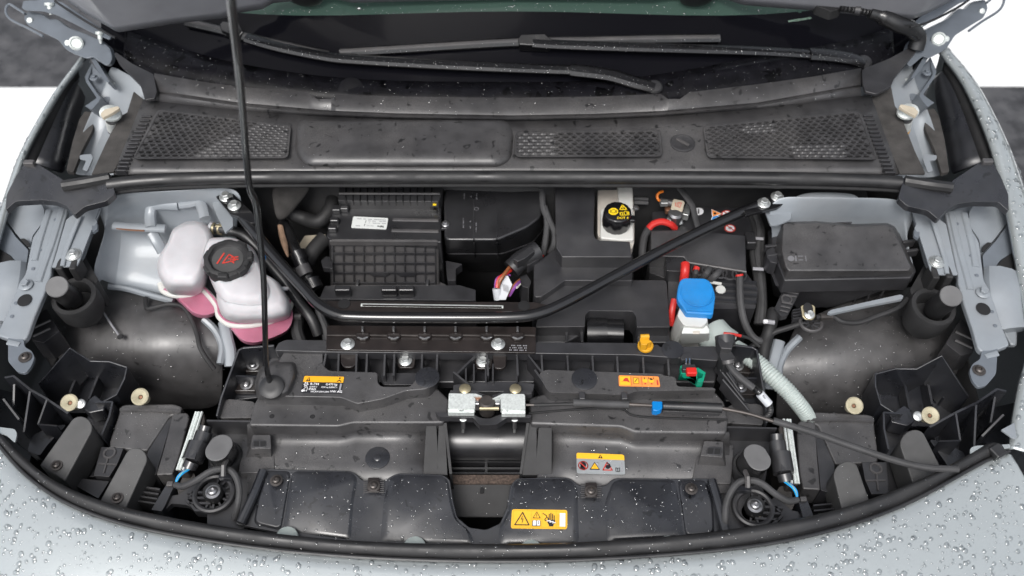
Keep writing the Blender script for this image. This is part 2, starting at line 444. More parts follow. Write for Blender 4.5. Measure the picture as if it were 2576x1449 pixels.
fr_o = MB().grid(edge_loft(catmull([P(*q) for q in FR], 6), fender_prof, fr_k, -1)).build('fender', 'paint', car, open_=True, ang=70, solid=.0025)
for o in (fl_o, fr_o, bump_o): WET.append((o, 16000, .0006, .0042))
# silver corner tongues where bumper and fender meet
plate('corner_lip', c1.poly(.93, [-60, 500, 40, 512, 95, 520, 108, 550, 95, 610, 40, 560, -60, 540], 20), .004, 'paint', car)
plate('corner_lip', c4.poly(.93, [1345, 640, 1380, 625, 1600, 615, 1600, 640, 1420, 660, 1370, 730, 1340, 740, 1345, 700], 15), .004, 'paint', car)
plate('corner_bracket', c4.poly(.94, [1540, 525, 1625, 480, 1640, 580, 1610, 575], 8), .003, 'inner_paint', car)
# closed dark tray added under everything so no light leaks in from below
tr = MB(); fl = [(-.78, -.36, .52), (.78, -.36, .52), (.86, .5, .52), (-.86, .5, .52)]
tr.add([Vector(p) for p in fl], [(0, 1, 2, 3)])
tr.add([Vector((x, y, z)) for x, y in ((-.78, -.36), (.78, -.36), (.86, .5), (-.86, .5)) for z in (.52, .80)], [(4, 5, 7, 6), (0, 2, 3, 1), (2, 4, 5, 3), (6, 0, 1, 7)])
tr.build('light_stop_tray', 'void', car, solid=.004, open_=True)
# bulkhead below the cowl
MB().grid([[Vector((-.62, .275, 1.02)), Vector((0, .245, 1.03)), Vector((.62, .275, 1.02))], [Vector((-.84, .30, .52)), Vector((0, .245, .52)), Vector((.84, .30, .52))]]).build('bulkhead', 'rubber_matt', car, solid=.004, open_=True)

# ---- hood (only its hinged edge is in the frame; it leans up over the bay)
HOOD_UP = 8
HE = [(138, -12), (215, 42), (290, 86), (300, 89), (430, 69), (560, 54), (604, 40), (660, 31), (687, 16), (717, 13), (830, 4), (887, 15), (970, 13), (1275, 7), (1641, 7), (1700, 0), (1805, 0), (1868, 20), (1919, 25), (2072, 37), (2205, 50), (2290, 58), (2330, 44), (2400, 8), (2440, -18)]
he = [P(u, v - HOOD_UP, 1.15) for u, v in HE]
hd = Vector((0, -.46, .888))
rows = []
for k, wdt, sag in ((0, 1, 0), (.02, 1, .004), (.25, 1.0, .02), (.5, .98, .03), (.7, .95, .02), (.85, .9, 0), (.93, .84, -.02)):
    rows.append([Vector((p.x * wdt, p.y, p.z)) + hd * k * (1 - .18 * (p.x / .8) ** 2 * (k / .93)) + Vector((0, .888, .46)) * sag * (1 - (p.x / .9) ** 2) for p in he])
hood = MB().grid(rows).build('hood', 'hood_inner', car, solid=.022, ang=60, open_=True); hood.modifiers['solid'].offset = 1
HD = T(0, 0, 1)
hl = Vector((0, -.001, -.001))
tube('hem_groove', [P(u, v, 1.152) + Vector((0, -.004, .0)) for u, v in ((140, 0), (215, 49), (292, 92))], .0022, 'rubber', hood, smooth=3)  # thin dark tube paints the shade of the hood hem groove
tube('hem_groove', [P(u, v, 1.152) + Vector((0, -.004, .0)) for u, v in ((2436, -4), (2400, 20), (2330, 54), (2288, 64))], .0022, 'rubber', hood, smooth=3)
for u in (770, 1752): MB().lathe([(.032, -.004), (.032, .004), (.02, .010)], P(u, -4, 1.15) + hd * .008, Vector((0, -.888, -.46)), 24).build('rubber_stop', 'rubber', hood)
for u, v in ((232, 24), (260, 43), (465, 24), (520, 43), (905, 20)): MB().lathe([(.004, 0), (.003, .002)], P(u, v, 1.152) + Vector((0, -.005, .002)), Vector((0, -.888, -.46)), 10).build('rivet', 'zinc', hood)

# ---- hinges
for side, (TH, lab) in enumerate(((t_hinge, 'left'), (t_hinge.m(AH), 'right'))):
    h = bpy.data.objects.new('hood_hinge', None); COL.objects.link(h); h.location = TH(1400, 800, 1.08); h.parent = car
    h.matrix_parent_inverse = Matrix.Translation(-car.location)
    def hz(x, y): return 1.115 - .035 * (y / 1000)
    back = Vector((0, .012, -.012))
    MB().prism(TH.poly(hz, [930, 640, 1050, 790, 1170, 860, 1380, 940, 1480, 910, 1700, 1060, 1775, 1000, 1795, 900, 1750, 760, 1600, 640, 1420, 560, 1180, 470, 1090, 440, 900, 300, 780, 310, 660, 210, 430, 180, 370, 290, 440, 410, 660, 510], 40), back).build('arm', 'hinge_paint', h, bevel=.002, seg=3)
    MB().prism(TH.poly(lambda x, y: hz(x, y) + .012, [340, 130, 370, 10, 600, 0, 660, -60, 1000, 40, 1500, 380, 1780, 560, 1750, 640, 1500, 540, 1200, 390, 900, 240, 680, 180, 420, 170], 30), back * .4).build('upper_leaf', 'hinge_paint', h, bevel=.0015)
    tube('loop_rod', [TH(x, y, hz(x, y) + .003) for x, y in ((690, 580), (450, 450), (200, 330), (110, 240), (95, 140), (150, 70), (260, 130), (400, 220))], .0024, 'hinge_paint', h)
    for x, y, r in ((790, 60, .009), (1590, 520, .0075)):
        p = TH(x, y, hz(x, y) + .014); ax = Vector((0, -.55, -.8))
        MB().lathe([(r, -.002), (r, .003), (r * .6, .004), (r * .6, .012), (r * .4, .014), (r * .3, .020)], p, ax, 12).build('bolt', 'zinc_pale', h)
    MB().lathe([(.012, -.002), (.013, .004), (.010, .006), (.008, .004)], TH(1240, 700, hz(1240, 700)) + Vector((0, -.004, .004)), Vector((.3 if side == 0 else -.3, -.6, .5)), 20).build('pivot_pin', 'zinc_pale', h)
    for x, y in ((480, 330), (1085, 690)): MB().lathe([(.006, 0), (.005, .002), (.002, .003)], TH(x, y, hz(x, y)) + Vector((0, -.001, .001)), Vector((0, -.7, .7)), 14).build('rivet', 'zinc_pale', h)
    # lower bracket bolted to the wing, open folded sheet
    A = a1 if side == 0 else a1.m(AR)
    for flat, z in (([690, 440, 720, 440, 830, 620, 810, 625, 740, 540, 700, 470], 1.075), ([640, 580, 660, 540, 690, 480, 700, 490, 665, 600, 690, 640, 760, 740, 745, 770, 690, 830, 640, 800, 660, 790, 730, 740, 650, 620], 1.05)):
        MB().prism(A.poly(z, flat, 10), Vector((0, .015, -.03))).build('bracket', 'hinge_paint', h, bevel=.0015)
    MB().prism(A.poly(lambda x, y: 1.055 - .00010 * (y - 450), [690, 470, 740, 540, 830, 640, 840, 720, 810, 790, 760, 745, 690, 645, 665, 600], 20), .006).build('bracket_web', 'hinge_paint', h, bevel=.002)
    bolt(h, A(712, 590, 1.052), .008, 'hinge_paint')
    tube('pin', [A(815, 622, 1.04), A(872, 634, 1.04)], .003, 'zinc_pale', h, smooth=1)

# ---- windscreen
GY, GZ, GT, GC = .40, 1.03, math.tan(R(32)), .2
def G(u, v, h=0):
    d = ray(u, v); t = 1.7
    for _ in range(25):
        p = CAM + d * t; e = p.z - (GZ + h + GT * (p.y - GY - GC * p.x * p.x))
        t -= e / (d.z - GT * (d.y - 2 * GC * p.x * d.x))
    return CAM + d * t
def gp(x, s, h=0): return Vector((x, GY + GC * x * x + s * math.cos(R(32)), GZ + h + s * math.sin(R(32))))
xs = [-.80 + i * .08 for i in range(21)]
glass = MB().grid([[gp(x, s) for x in xs] for s in (-.02, .05, .1, .15, .2, .3, .45, .6, .8)]).build('windscreen', 'glass_green', car, solid=.004, open_=True)
fr_pts_lo = [gp(x, -.015, .0012) for x in xs]; fr_pts_hi = [gp(x, .165 + .02 * math.cos(x * 5), .0012) for x in xs]
MB().grid([fr_pts_lo, [a.lerp(b, .5) for a, b in zip(fr_pts_lo, fr_pts_hi)], fr_pts_hi]).build('frit_band', 'glass_dark', glass, open_=True)
pr = Print([G(1981, 52, .002), G(2068, 39, .002), G(2069, 44, .002), G(1982, 57, .002)], .001)
pr.text('print_mint', 'WVWZZZED5SE007884', .01, .95, .95, wid=.85); pr.done(glass, 'chassis_number')
for u in (862, 2012): MB().grid([[G(u - 4, 22, .002), G(u + 4, 22, .002)], [G(u - 4, 32, .002), G(u + 4, 32, .002)]]).build('glass_mark', 'glass_green', glass, open_=True)
WET.append((glass, 8000, .0009, .0024))
# black apron strip between glass and cowl
AP = [(318, 72), (335, 82), (470, 126), (603, 160), (800, 190), (1000, 203), (1288, 206), (1480, 203), (1630, 190), (1770, 168), (1905, 142), (2060, 116), (2170, 92), (2245, 66)]
ap_hi = catmull([G(u, v, .004) for u, v in AP], 4)
ap_lo = [Vector((p.x * .99, GY - .025 + GC * p.x ** 2 * .9, 1.035)) for p in ap_hi]
cowl = thing('windscreen_cowl', 'black plastic cowl panel with perforated air grilles below the windscreen', 'cowl panel', (0, .30, .97))
apr = MB().grid([ap_hi, [a.lerp(b, .3) + Vector((0, 0, .002)) for a, b in zip(ap_hi, ap_lo)], ap_lo]).build('apron', 'apron', cowl, open_=True, solid=.003)
WET.append((apr, 5000, .0008, .0017))
MB().lathe([(.021, -.002), (.021, .0015), (.019, .002)], G(417, 176, .004), Vector((0, -.5, .85)), 24).build('round_clip', 'apron', cowl)
MB().lathe([(.024, -.002), (.024, .0015), (.022, .002)], G(883, 226, .010), Vector((0, -.5, .85)), 24).build('round_clip', 'apron', cowl)

# ---- cowl: upright lip, stepped ledge, main panel
LT = [(388, 184), (500, 204), (603, 219), (772, 231), (780, 236), (796, 249), (833, 249), (844, 238), (1000, 243), (1288, 246), (1500, 243), (1662, 236), (1680, 249), (1712, 249), (1735, 232), (1905, 212), (2050, 192), (2166, 171)]
lip_t = [P(u, v, 1.086) for u, v in LT]
def between(tbl, u):
    for (u0, v0), (u1, v1) in zip(tbl, tbl[1:]):
        if u <= u1: return v0 + (v1 - v0) * (u - u0) / (u1 - u0)
    return tbl[-1][1]
L1 = [(380, 226), (603, 258), (830, 278), (1050, 287), (1288, 290), (1480, 287), (1661, 279), (1905, 258), (2172, 211)]
L2 = [(u, v + 9) for u, v in L1]
L3 = [(360, 250), (603, 278), (830, 294), (1050, 302), (1288, 305), (1480, 302), (1661, 294), (1905, 274), (2190, 238)]
us = [u for u, v in LT]
rows = [lip_t, [P(u, between(L1, u), 1.070) for u in us], [P(u, between(L1, u) + 3, 1.066) for u in us], [P(u, between(L2, u), 1.070) for u in us], [P(u, between(L3, u), 1.063) for u in us]]
lip = MB().grid(rows).build('lip', 'plastic_dusty', cowl, open_=True, solid=.003, ang=25)
WET.append((lip, 2500, .0009, .0022))
us2 = [285 + i * (2262 - 285) / 40 for i in range(41)]
def rear(u): return between(L3, 360 + (u - 285) * (2190 - 360) / (2262 - 285))
rows = []
for k, z in ((0, 1.063), (.25, 1.060), (.6, 1.057), (.9, 1.054), (1, 1.050)):
    rows.append([P((360 + (u - 285) * (2190 - 360) / 1977) * (1 - k) + u * k, rear(u) * (1 - k) + (434 + 4 * abs(u - 1288) / 1000) * k, z) for u in us2])
main = MB().grid(rows).build('panel', 'plastic_dusty', cowl, open_=True, solid=.004)
WET.append((main, 500, .0008, .0022))
# centre bulge
hump_o = [(740, 299), (1284, 300), (1298, 335), (1288, 402), (1258, 421), (768, 421), (740, 388)]
hump_i = [(790, 308), (1240, 308), (1252, 330), (1246, 362), (1230, 372), (800, 372), (786, 360)]
k = MB(); NR = 8; ho, hi = rnd(hump_o, 28, 6), rnd(hump_i, 28, 6); nn = len(ho); Vv = []
for r_ in range(NR + 1):
    a_ = r_ / NR * math.pi / 2; t = 1 - math.cos(a_); z_ = 1.050 + .022 * math.sin(a_)
    for (u0, v0), (u1, v1) in zip(ho, hi): Vv.append(P(u0 + (u1 - u0) * t, v0 + (v1 - v0) * t, z_))
k.add(Vv, [(r_ * nn + j, r_ * nn + (j + 1) % nn, (r_ + 1) * nn + (j + 1) % nn, (r_ + 1) * nn + j) for r_ in range(NR) for j in range(nn)] + [tuple(NR * nn + j for j in range(nn))])
hmp = k.build('bulge', 'plastic_dusty', cowl, open_=True, ang=80)
WET.append((hmp, 300, .001, .0025))
# perforated grilles: every hole is cut, closed cells are small domes
def grille(quad, nx, ny, closed, name='grille'):
    TL, TR, BR, BL = [Vector(p) for p in quad]; k = MB(); N = 10
    def B(x, y): return TL.lerp(TR, x).lerp(BL.lerp(BR, x), y)
    for j in range(ny):
        off = .5 if j % 2 else 0
        for i in range(nx + (0 if j % 2 else 1)):
            x0, x1 = max((i - .5 + off) / nx, 0), min((i + .5 + off) / nx, 1)
            if x1 <= x0: continue
            y0, y1 = j / ny, (j + 1) / ny; cx, cy = (i + off) / nx, (j + .5) / ny
            O = []; I = []
            for q in range(N):
                a = 6.28318 * q / N; ca, sa = math.cos(a), math.sin(a); s_ = max(abs(ca), abs(sa))
                O.append(B((x0 + x1) / 2 + ca / s_ * (x1 - x0) / 2, cy + sa / s_ * (y1 - y0) / 2))
                I.append(B(min(max(cx + ca * .39 / nx, x0 + .1 / nx), x1 - .1 / nx), cy + sa * .35 / ny))
            half = (x1 - x0) < .9 / nx
            if half: k.add(O, [tuple(range(N))]); continue
            if closed(cx, cy):
                c = B(cx, cy) + Vector((0, 0, .0022)); M = [p.lerp(c, .45) + Vector((0, 0, .0012)) for p in I]
                k.add(O + I + M + [c], [(q, (q + 1) % N, N + (q + 1) % N, N + q) for q in range(N)] + [(N + q, N + (q + 1) % N, 2 * N + (q + 1) % N, 2 * N + q) for q in range(N)] + [(2 * N + q, 2 * N + (q + 1) % N, 3 * N) for q in range(N)])
            else:
                dn = [p + Vector((0, 0, -.004)) for p in I]
                k.add(O + I + dn, [(q, (q + 1) % N, N + (q + 1) % N, N + q) for q in range(N)] + [(N + q, N + (q + 1) % N, 2 * N + (q + 1) % N, 2 * N + q) for q in range(N)])
    return k.build(name, 'plastic_dusty', cowl, open_=True, ang=50)
def grille_set(px, nx, ny, closed):
    z = 1.0655
    q = [P(u, v, z) for u, v in px]
    cen = sum((Vector(p) for p in q), Vector()) / 4
    outer = rnd([(u + (6 if u > 0 else 0) * s, v + 5 * t) for (u, v), s, t in zip(px, (-1, 1, 1, -1), (-1, -1, 1, 1))], 14)
    inner = rnd(px, 10)
    # rim: rounded frame standing proud of the panel
    k = MB(); n = len(outer)
    O = [P(u, v, 1.056) for u, v in outer]; Mi = [P(u * .75 + a * .25, v * .75 + b * .25, 1.0668) for (u, v), (a, b) in zip(outer, inner)]; I = [P(u, v, 1.0664) for u, v in inner]; Dn = [p + Vector((0, 0, -.004)) for p in I]
    k.add(O + Mi + I + Dn, [(r * n + i, r * n + (i + 1) % n, (r + 1) * n + (i + 1) % n, (r + 1) * n + i) for r in range(3) for i in range(n)])
    k.build('grille_rim', 'plastic_dusty', cowl, open_=True, ang=60)
    MB().add([P(u, v, 1.0605) for u, v in inner], [tuple(range(len(inner)))]).build('dark_backing', 'backing_black', cowl, open_=True)  # black sheet added to supply the dark of the cavity below the holes
    return grille(q, nx, ny, closed)
grille_set([(402, 278), (728, 318), (720, 394), (338, 396)], 19, 13, lambda x, y: x + y * .42 > .78)
grille_set([(1300, 334), (1656, 329), (1662, 390), (1300, 391)], 16, 7, lambda x, y: x < .27)
grille_set([(1772, 320), (2160, 282), (2202, 398), (1784, 393)], 20, 13, lambda x, y: (abs(x - .35) < .1 and abs(y - .2) < .14) or (y > .72 and .5 < x < .85))
# drain cap with slot
pc = P(1717, 360, 1.058); MB().lathe([(.022, -.002), (.022, .001), (.019, .002), (.017, .0012)], pc, (0, 0, 1), 24).build('drain_cap', 'plastic', cowl)
MB().box(pc + Vector((0, 0, .0025)), .026, .005, .003, Matrix.Rotation(R(-40), 3, 'Z')).build('cap_slot', 'plastic_grey', cowl, bevel=.0008)
# side flanges with comb teeth
for side in (0, 1):
    A = a1 if side == 0 else a1.m(AR)
    n0, n1 = (1065, 880), (868, 1295)
    if side == 1: B4 = a4; e0, e1 = (880, 870), (1048, 1310)
    k = MB()
    for i in range(15):
        t = i / 14
        if side == 0: p = a1(1065 + (868 - 1065) * t, 880 + 410 * t, 1.062 - .004 * t); dx = .010
        else: p = a4(880 + 168 * t, 875 + 430 * t, 1.062 - .004 * t); dx = -.010
        k.box(p + Vector((dx, 0, -.004)), .018, .0035, .012)
    k.build('comb', 'plastic', cowl, bevel=.0006)
    if side == 0: pts = a1.poly(1.055, [1010, 690, 1110, 770, 1060, 880, 860, 1295, 690, 1320, 800, 1080, 850, 980, 920, 870, 960, 850], 8)
    else: pts = a4.poly(1.055, [870, 720, 1010, 650, 1040, 800, 1075, 850, 1120, 960, 1190, 1140, 1270, 1310, 1080, 1310, 880, 860, 840, 780], 8)
    plate('side_flange', pts, .004, 'felt' if side == 0 else 'felt', cowl, .001)
    if side == 0: q = a1.poly(lambda x, y: 1.10 - .00003 * y, [860, 400, 880, 395, 1000, 480, 1160, 560, 1185, 690, 1170, 740, 1095, 755, 1060, 640, 980, 560, 900, 480], 10)
    else: q = a4.poly(lambda x, y: 1.10 - .00003 * y, [790, 530, 820, 510, 1000, 440, 1160, 350, 1200, 390, 1040, 580, 1010, 650, 900, 710, 815, 690, 795, 620], 10)
    MB().prism(q, .006).build('end_wing', 'plastic', cowl, bevel=.002)
# rubber bulb seal and its ribbed carrier
sl = thing('cowl_seal', 'long black rubber bulb seal lying across the cowl front edge', 'seal', P(1288, 452, .99))
sp = [(272, 466), (340, 458), (450, 451), (620, 447), (900, 446), (1288, 446), (1700, 447), (2000, 450), (2180, 455), (2266, 460)]
MB().tube(catmull([P(u, v, 1.052) for u, v in sp], 6), .0115, 14).build('bulb', 'seal_rubber', sl)
cz = catmull([P(u, v + 18, 1.040) for u, v in sp], 40)
MB().tube(cz, lambda t: .0050 + .0007 * (int(t * 720) % 2), 8).build('ribbed_carrier', 'rubber_matt', sl)
for side in (0, 1):
    A = b1 if side == 0 else b1.m(AR)
    br = thing('cowl_end_bracket', 'black moulded bracket joining cowl seal to the %s' % ('wing beside the coolant tank' if side == 0 else 'wing beside the fuse box'), 'bracket', A(500, 120, .97))
    top = A.poly(lambda x, y: 1.062 - .00008 * max(y, 0), [180, -90, 225, -110, 270, -100, 480, 30, 480, 60, 830, -20, 840, 10, 870, 130, 800, 190, 640, 230, 560, 295, 510, 230, 420, 190, 300, 180, 120, 190, 40, 260, 50, 140, 110, 20], 20)
    MB().prism(top, .012).build('plate', 'plastic_wet', br, bevel=.003)
    tube('ridge', [A(480, 75, 1.058), A(640, 50, 1.060), A(830, 15, 1.058)], .010, 'seal_rubber', br)
    MB().box(A(225, -92, 1.064), .018, .010, .012).build('clip', 'plastic_grey', br, bevel=.002)
# inner wing trim: foam strip, black panel, felt strip
for side in (0, 1):
    A = a1 if side == 0 else a1.m(AR)
    near = 'coolant tank side' if side == 0 else 'fuse box side'
    wt = thing('wing_trim', 'black foam and felt trim along the inside of the wing, %s' % near, 'trim', A(450, 950, .93))
    def band(o, i, n, m, d):
        MB().grid([catmull(o, 4), catmull(i, 4)]).build(n, m, wt, open_=True, solid=d)
    band([A(590, 520, 1.045), A(480, 640, 1.04), A(330, 870, 1.03), A(140, 1290, 1.01)], [A(600, 580, 1.03), A(520, 690, 1.025), A(410, 910, 1.015), A(270, 1230, 1.0)], 'foam_strip', 'rubber_matt', .006)
    band([A(600, 580, 1.03), A(520, 690, 1.025), A(410, 910, 1.015), A(270, 1230, 1.0)], [A(660, 620, .985), A(640, 760, .98), A(600, 900, .97), A(480, 1300, .96)], 'panel', 'plastic_wet', .006)
    MB().prism(A.poly(1.0, [640, 840, 700, 850, 705, 960, 690, 1000, 620, 1130, 555, 1300, 500, 1290, 550, 1060, 600, 900], 12), .008).build('felt_strip', 'felt', wt, bevel=.002)
# silver wing inner behind the actuator
for side in (0, 1):
    A = a1 if side == 0 else a1.m(AR)
    rows = [[A(820, 470, 1.06), A(900, 520, 1.06), A(1130, 640, 1.05), A(1300, 700, 1.03)], [A(800, 640, 1.04), A(880, 700, 1.03), A(1130, 760, 1.035), A(1300, 800, 1.01)], [A(700, 800, 1.02), A(800, 900, 1.0), A(1000, 900, 1.02), A(1200, 950, 1.0)], [A(620, 1000, 1.0), A(760, 1050, .97), A(900, 1030, 1.0), A(1100, 1100, .98)], [A(500, 1330, .98), A(640, 1340, .95), A(760, 1330, .98), A(1000, 1340, .97)]]
    MB().grid(rows).build('wing_inner', 'inner_paint', car, open_=True, solid=.003, sub=2)
    plate('tab', A.poly(1.01, [600, 1170, 690, 1160, 705, 1190, 660, 1290, 620, 1280, 650, 1210, 600, 1200], 12), .003, 'inner_paint', car)
    ac = thing('hood_actuator', 'small grey-clamped cylinder with white sticker %s' % ('on the coolant tank side of the cowl' if side == 0 else 'tipped orange on the fuse box side'), 'actuator', A(850, 990, .98))
    top, bot = A(835, 855, 1.075), A(860, 985, 1.01)
    ax = (top - bot).normalized()
    MB().tube([bot, top], .011, 14).build('body', 'plastic_grey', ac)
    MB().tube([bot.lerp(top, .12), bot.lerp(top, .62)], .0115, 14).build('sticker', 'label_white', ac)
    if side: MB().tube([bot.lerp(top, -.02), bot.lerp(top, .12)], .0116, 14).build('orange_band', 'label_amber', ac)
    MB().lathe([(.014, -.006), (.016, -.002), (.015, .002), (.010, .005), (.006, .008), (.003, .010)], top, ax, 16, sx=1.2).build('clamp', 'zinc_pale', ac)
    MB().prism(A.poly(1.09, [755, 860, 790, 825, 890, 800, 905, 815, 850, 850, 775, 890], 8), .006).build('clamp_plate', 'beige', ac, bevel=.001)

# ---- wipers
def wiper(label, arm, head, blade, pivot, adapter):
    w = thing('wiper', label, 'wiper', G(*pivot, .0))
    def bar(name, pts, wd, m, hh, thick):
        wd *= 1.15
        c = [G(u, v, hh) for u, v in pts]
        k = MB(); k.tube(catmull(c, 5), wd, 8, flat=thick); return k.build(name, m, w)
    a = bar('arm', arm, .0100, 'plastic_gloss', .022, .6)
    hd_ = bar('arm_head', head, .0130, 'plastic_gloss', .024, .6)
    MB().lathe([(.015, -.02), (.015, .004), (.012, .007), (.004, .008)], G(*pivot, .024), (0, -.3, .95), 20).build('pivot_cap', 'plastic_smooth', w)
    b = bar('blade', blade, .0085, 'rubber', .010, .8)
    bar('spoiler', [(u, v - 4) for u, v in blade], .0042, 'plastic_grey', .017, .8)
    MB().prism([G(u, v, .026) for u, v in adapter], Vector((0, .004, -.018))).build('adapter', 'plastic_gloss', w, bevel=.002)
    for k in (0, -1): MB().tube([G(*blade[k], .010), G(*blade[k], .010).lerp(G(*blade[1 if k == 0 else -2], .010), .08)], .0082, 10).build('end_cap', 'plastic_smooth', w)
    WET.append((a, 24000, .0007, .0017)); WET.append((hd_, 24000, .0007, .0017)); WET.append((b, 15000, .0006, .0014))
wiper('black wiper with its arm pivot lower, blade running behind the prop rod', [(1440, 176), (1300, 171), (1100, 162), (900, 150), (820, 142), (700, 118), (620, 95)], [(1646, 220), (1600, 208), (1530, 188), (1435, 176)], [(826, 139), (730, 118), (640, 98), (560, 76), (470, 56)], (1646, 221), [(552, 60), (560, 52), (600, 58), (612, 80), (600, 92), (556, 76)])
wiper('black wet wiper with its blade lying flat above the other arm', [(2040, 136), (1900, 128), (1700, 122), (1560, 118), (1400, 112), (1340, 108)], [(2172, 160), (2140, 148), (2090, 140), (2036, 136)], [(856, 133), (1050, 121), (1288, 107), (1500, 102), (1700, 98), (1810, 97)], (2172, 158), [(1303, 98), (1310, 86), (1370, 84), (1395, 104), (1380, 116), (1306, 112)])
# ================================================================== silver inner structure (left built from the photo, right from its matched points)
for side in (0, 1):
    B, A, C = (b1, a1, c1) if side == 0 else (b1.m(AR), a1.m(AR), c1.m(AR))
    # upper rail along the wing, with two raised beads
    outline = [410, 225, 515, 240, 450, 480, 388, 700, 388, 735, 335, 890, 262, 1060, 208, 1215, 150, 1260, -30, 1200, 40, 1060, 145, 800, 190, 740, 225, 560, 245, 460, 330, 340, 350, 250]
    rail = MB().prism(B.poly(lambda x, y: .995 - .00003 * y, outline, 25), .012).build('rail', 'inner_paint', car, bevel=.003, seg=3)
    plate('rail_channel', B.poly(lambda x, y: .968 - .00004 * y, [-80, 200, 300, 190, 520, 250, 640, 230, 790, 190, 730, 350, 640, 600, 590, 690, 400, 700, 340, 900, 215, 1200, -80, 1210], 20), .004, 'inner_paint', rail, .002)
    for sx, sy in ((120, 960), (90, 1060), (250, 700), (330, 420), (300, 560), (420, 330)):
        MB().lathe([(.0035, 0), (.003, .0008), (.001, .001)], B(sx, sy, .9955 - .00003 * sy), (0, 0, 1), 10).build('spot_weld', 'hinge_paint', rail)
    def rb(pts, r, n='bead', flat=.5): MB().tube(catmull([B(x, y, .995 - .00003 * y + .0005) for x, y in pts], 5), r, 8, flat=flat).build(n, 'inner_paint', rail)
    rb([(470, 250), (400, 480), (330, 680), (290, 800)], .006); rb([(370, 260), (300, 480), (260, 640)], .006)
    rb([(60, 1255), (150, 1275)], .005)
    MB().prism(B.poly(.958, [60, 1200, 180, 1230, 185, 1290, 240, 1320, 262, 1370, 235, 1440, 190, 1490, 130, 1480, 60, 1400], 22), .006).build('rail_foot', 'hinge_paint', rail, bevel=.003)
    screw(rail, B(190, 1370, .959), .0068, 'dark_metal', 'bolt')
    bolt(rail, B(197, 825, .972), .0115, 'inner_paint')
    MB().lathe([(.012, 0), (.0125, .001), (.011, .0012)], B(187, 940, .968), (0, 0, 1), 20, sx=.9).build('hole', 'void', rail)
    # outer shoulder between rail and wing: formed sheet; black plates paint the dark of its openings
    def sh(x, y): return .985 - .00004 * y
    plate('shoulder', B.poly(sh, [70, 215, 290, 185, 335, 245, 330, 340, 245, 450, 230, 560, 200, 520, 150, 470, 110, 420, 40, 330], 25), .006, 'inner_paint', rail, .003)
    plate('web', B.poly(lambda x, y: .990 - .00004 * y, [40, 240, 30, 330, 120, 460, 215, 560, 200, 660, 160, 710, 80, 600, -60, 520, -60, 330, 0, 240], 16), .004, 'hinge_paint', rail, .002)
    plate('lower_web', B.poly(lambda x, y: .970 - .00003 * y, [-60, 690, 90, 660, 165, 715, 205, 745, 140, 830, 50, 1060, -40, 1200, -80, 1200], 30), .006, 'inner_paint', rail, .006)
    MB().tube(catmull([B(60, 690, .965), B(50, 800, .965), B(20, 940, .955), B(-40, 1100, .945)], 4), .030, 10, flat=.5).build('swage', 'inner_paint', rail)
    plate('opening_dark', B.poly(lambda x, y: .9925 - .00004 * y, [-60, 540, 0, 555, 70, 600, 165, 706, 120, 690, 60, 668, -60, 680], 6), .002, 'void', rail, 0)
    plate('opening_dark', B.poly(lambda x, y: .9925 - .00004 * y, [150, 475, 185, 470, 222, 500, 222, 535, 205, 532], 10), .002, 'void', rail, 0)
    # bolted strap plate
    st = MB().prism(B.poly(lambda x, y: 1.005 - .00004 * y, [640, 215, 780, 180, 720, 320, 735, 345, 690, 410, 600, 640, 580, 680, 390, 690, 410, 640, 500, 330, 555, 290, 610, 290], 10), .003).build('strap_plate', 'inner_paint', car, bevel=.0016)
    MB().tube(catmull([B(600, 300, 1.0), B(500, 560, .985), B(470, 680, .98)], 4), .004, 8, flat=.5).build('crease', 'inner_paint', st)
    bolt(st, B(553, 594, .984), .0105, 'zinc', 'bolt'); MB().lathe([(.0135, -.001), (.0135, .001), (.0125, .0015)], B(553, 594, .982), (0, 0, 1), 24).build('washer', 'zinc', st)
    MB().prism(B.poly(.99, [700, 350, 735, 350, 735, 400, 700, 425, 692, 390], 8), .006).build('clip', 'hinge_paint', st, bevel=.0016)
    # strut tower / inner wing pressing
    rows = []
    for pts in ([(800, 150, 1.02), (1000, 125, 1.03), (1300, 115, 1.035), (1600, 90, 1.03), (1780, 80, 1.025)],
                [(790, 200, 1.01), (960, 180, 1.012), (1280, 175, 1.012), (1600, 200, 1.00), (1850, 180, 1.01)],
                [(800, 300, .985), (900, 300, .965), (1180, 300, .955), (1500, 320, .955), (1800, 300, .98)],
                [(780, 420, .96), (880, 430, .93), (1180, 430, .925), (1500, 460, .92), (1800, 460, .93)],
                [(740, 560, .945), (880, 560, .905), (1200, 560, .90), (1500, 600, .89), (1780, 640, .88)],
                [(715, 700, .93), (850, 760, .885), (1150, 800, .88), (1450, 860, .87), (1750, 900, .86)],
                [(760, 770, .91), (840, 830, .872), (1150, 880, .862), (1300, 920, .86), (1500, 980, .85)]):
        rows.append([B(*p) for p in pts])
    rows = [[r_[0] + (r_[0] - r_[1]) * .55 + Vector((0, 0, -.035))] + r_ for r_ in rows]
    if side: rows = rows[:5]
    tower = MB().grid(rows).build('strut_tower', 'inner_paint', car, open_=True, solid=.003, sub=2)
    if side == 0: MB().tube(catmull([B(820, 835, .876), B(950, 850, .872), B(1150, 905, .866), B(1310, 945, .862)], 4), .006, 8).build('flange', 'inner_paint', tower)
    MB().tube(catmull([B(1540, 1080, .86), B(1630, 1170, .85), B(1680, 1290, .84), B(1665, 1420, .83)], 5), .007, 8).build('seam_flange', 'inner_paint', tower)
    MB().tube(catmull([B(1690, 1100, .86), B(1715, 1220, .85), B(1740, 1330, .84), B(1740, 1440, .83)], 5), .010, 8, flat=.5).build('seam_flange', 'inner_paint', tower)
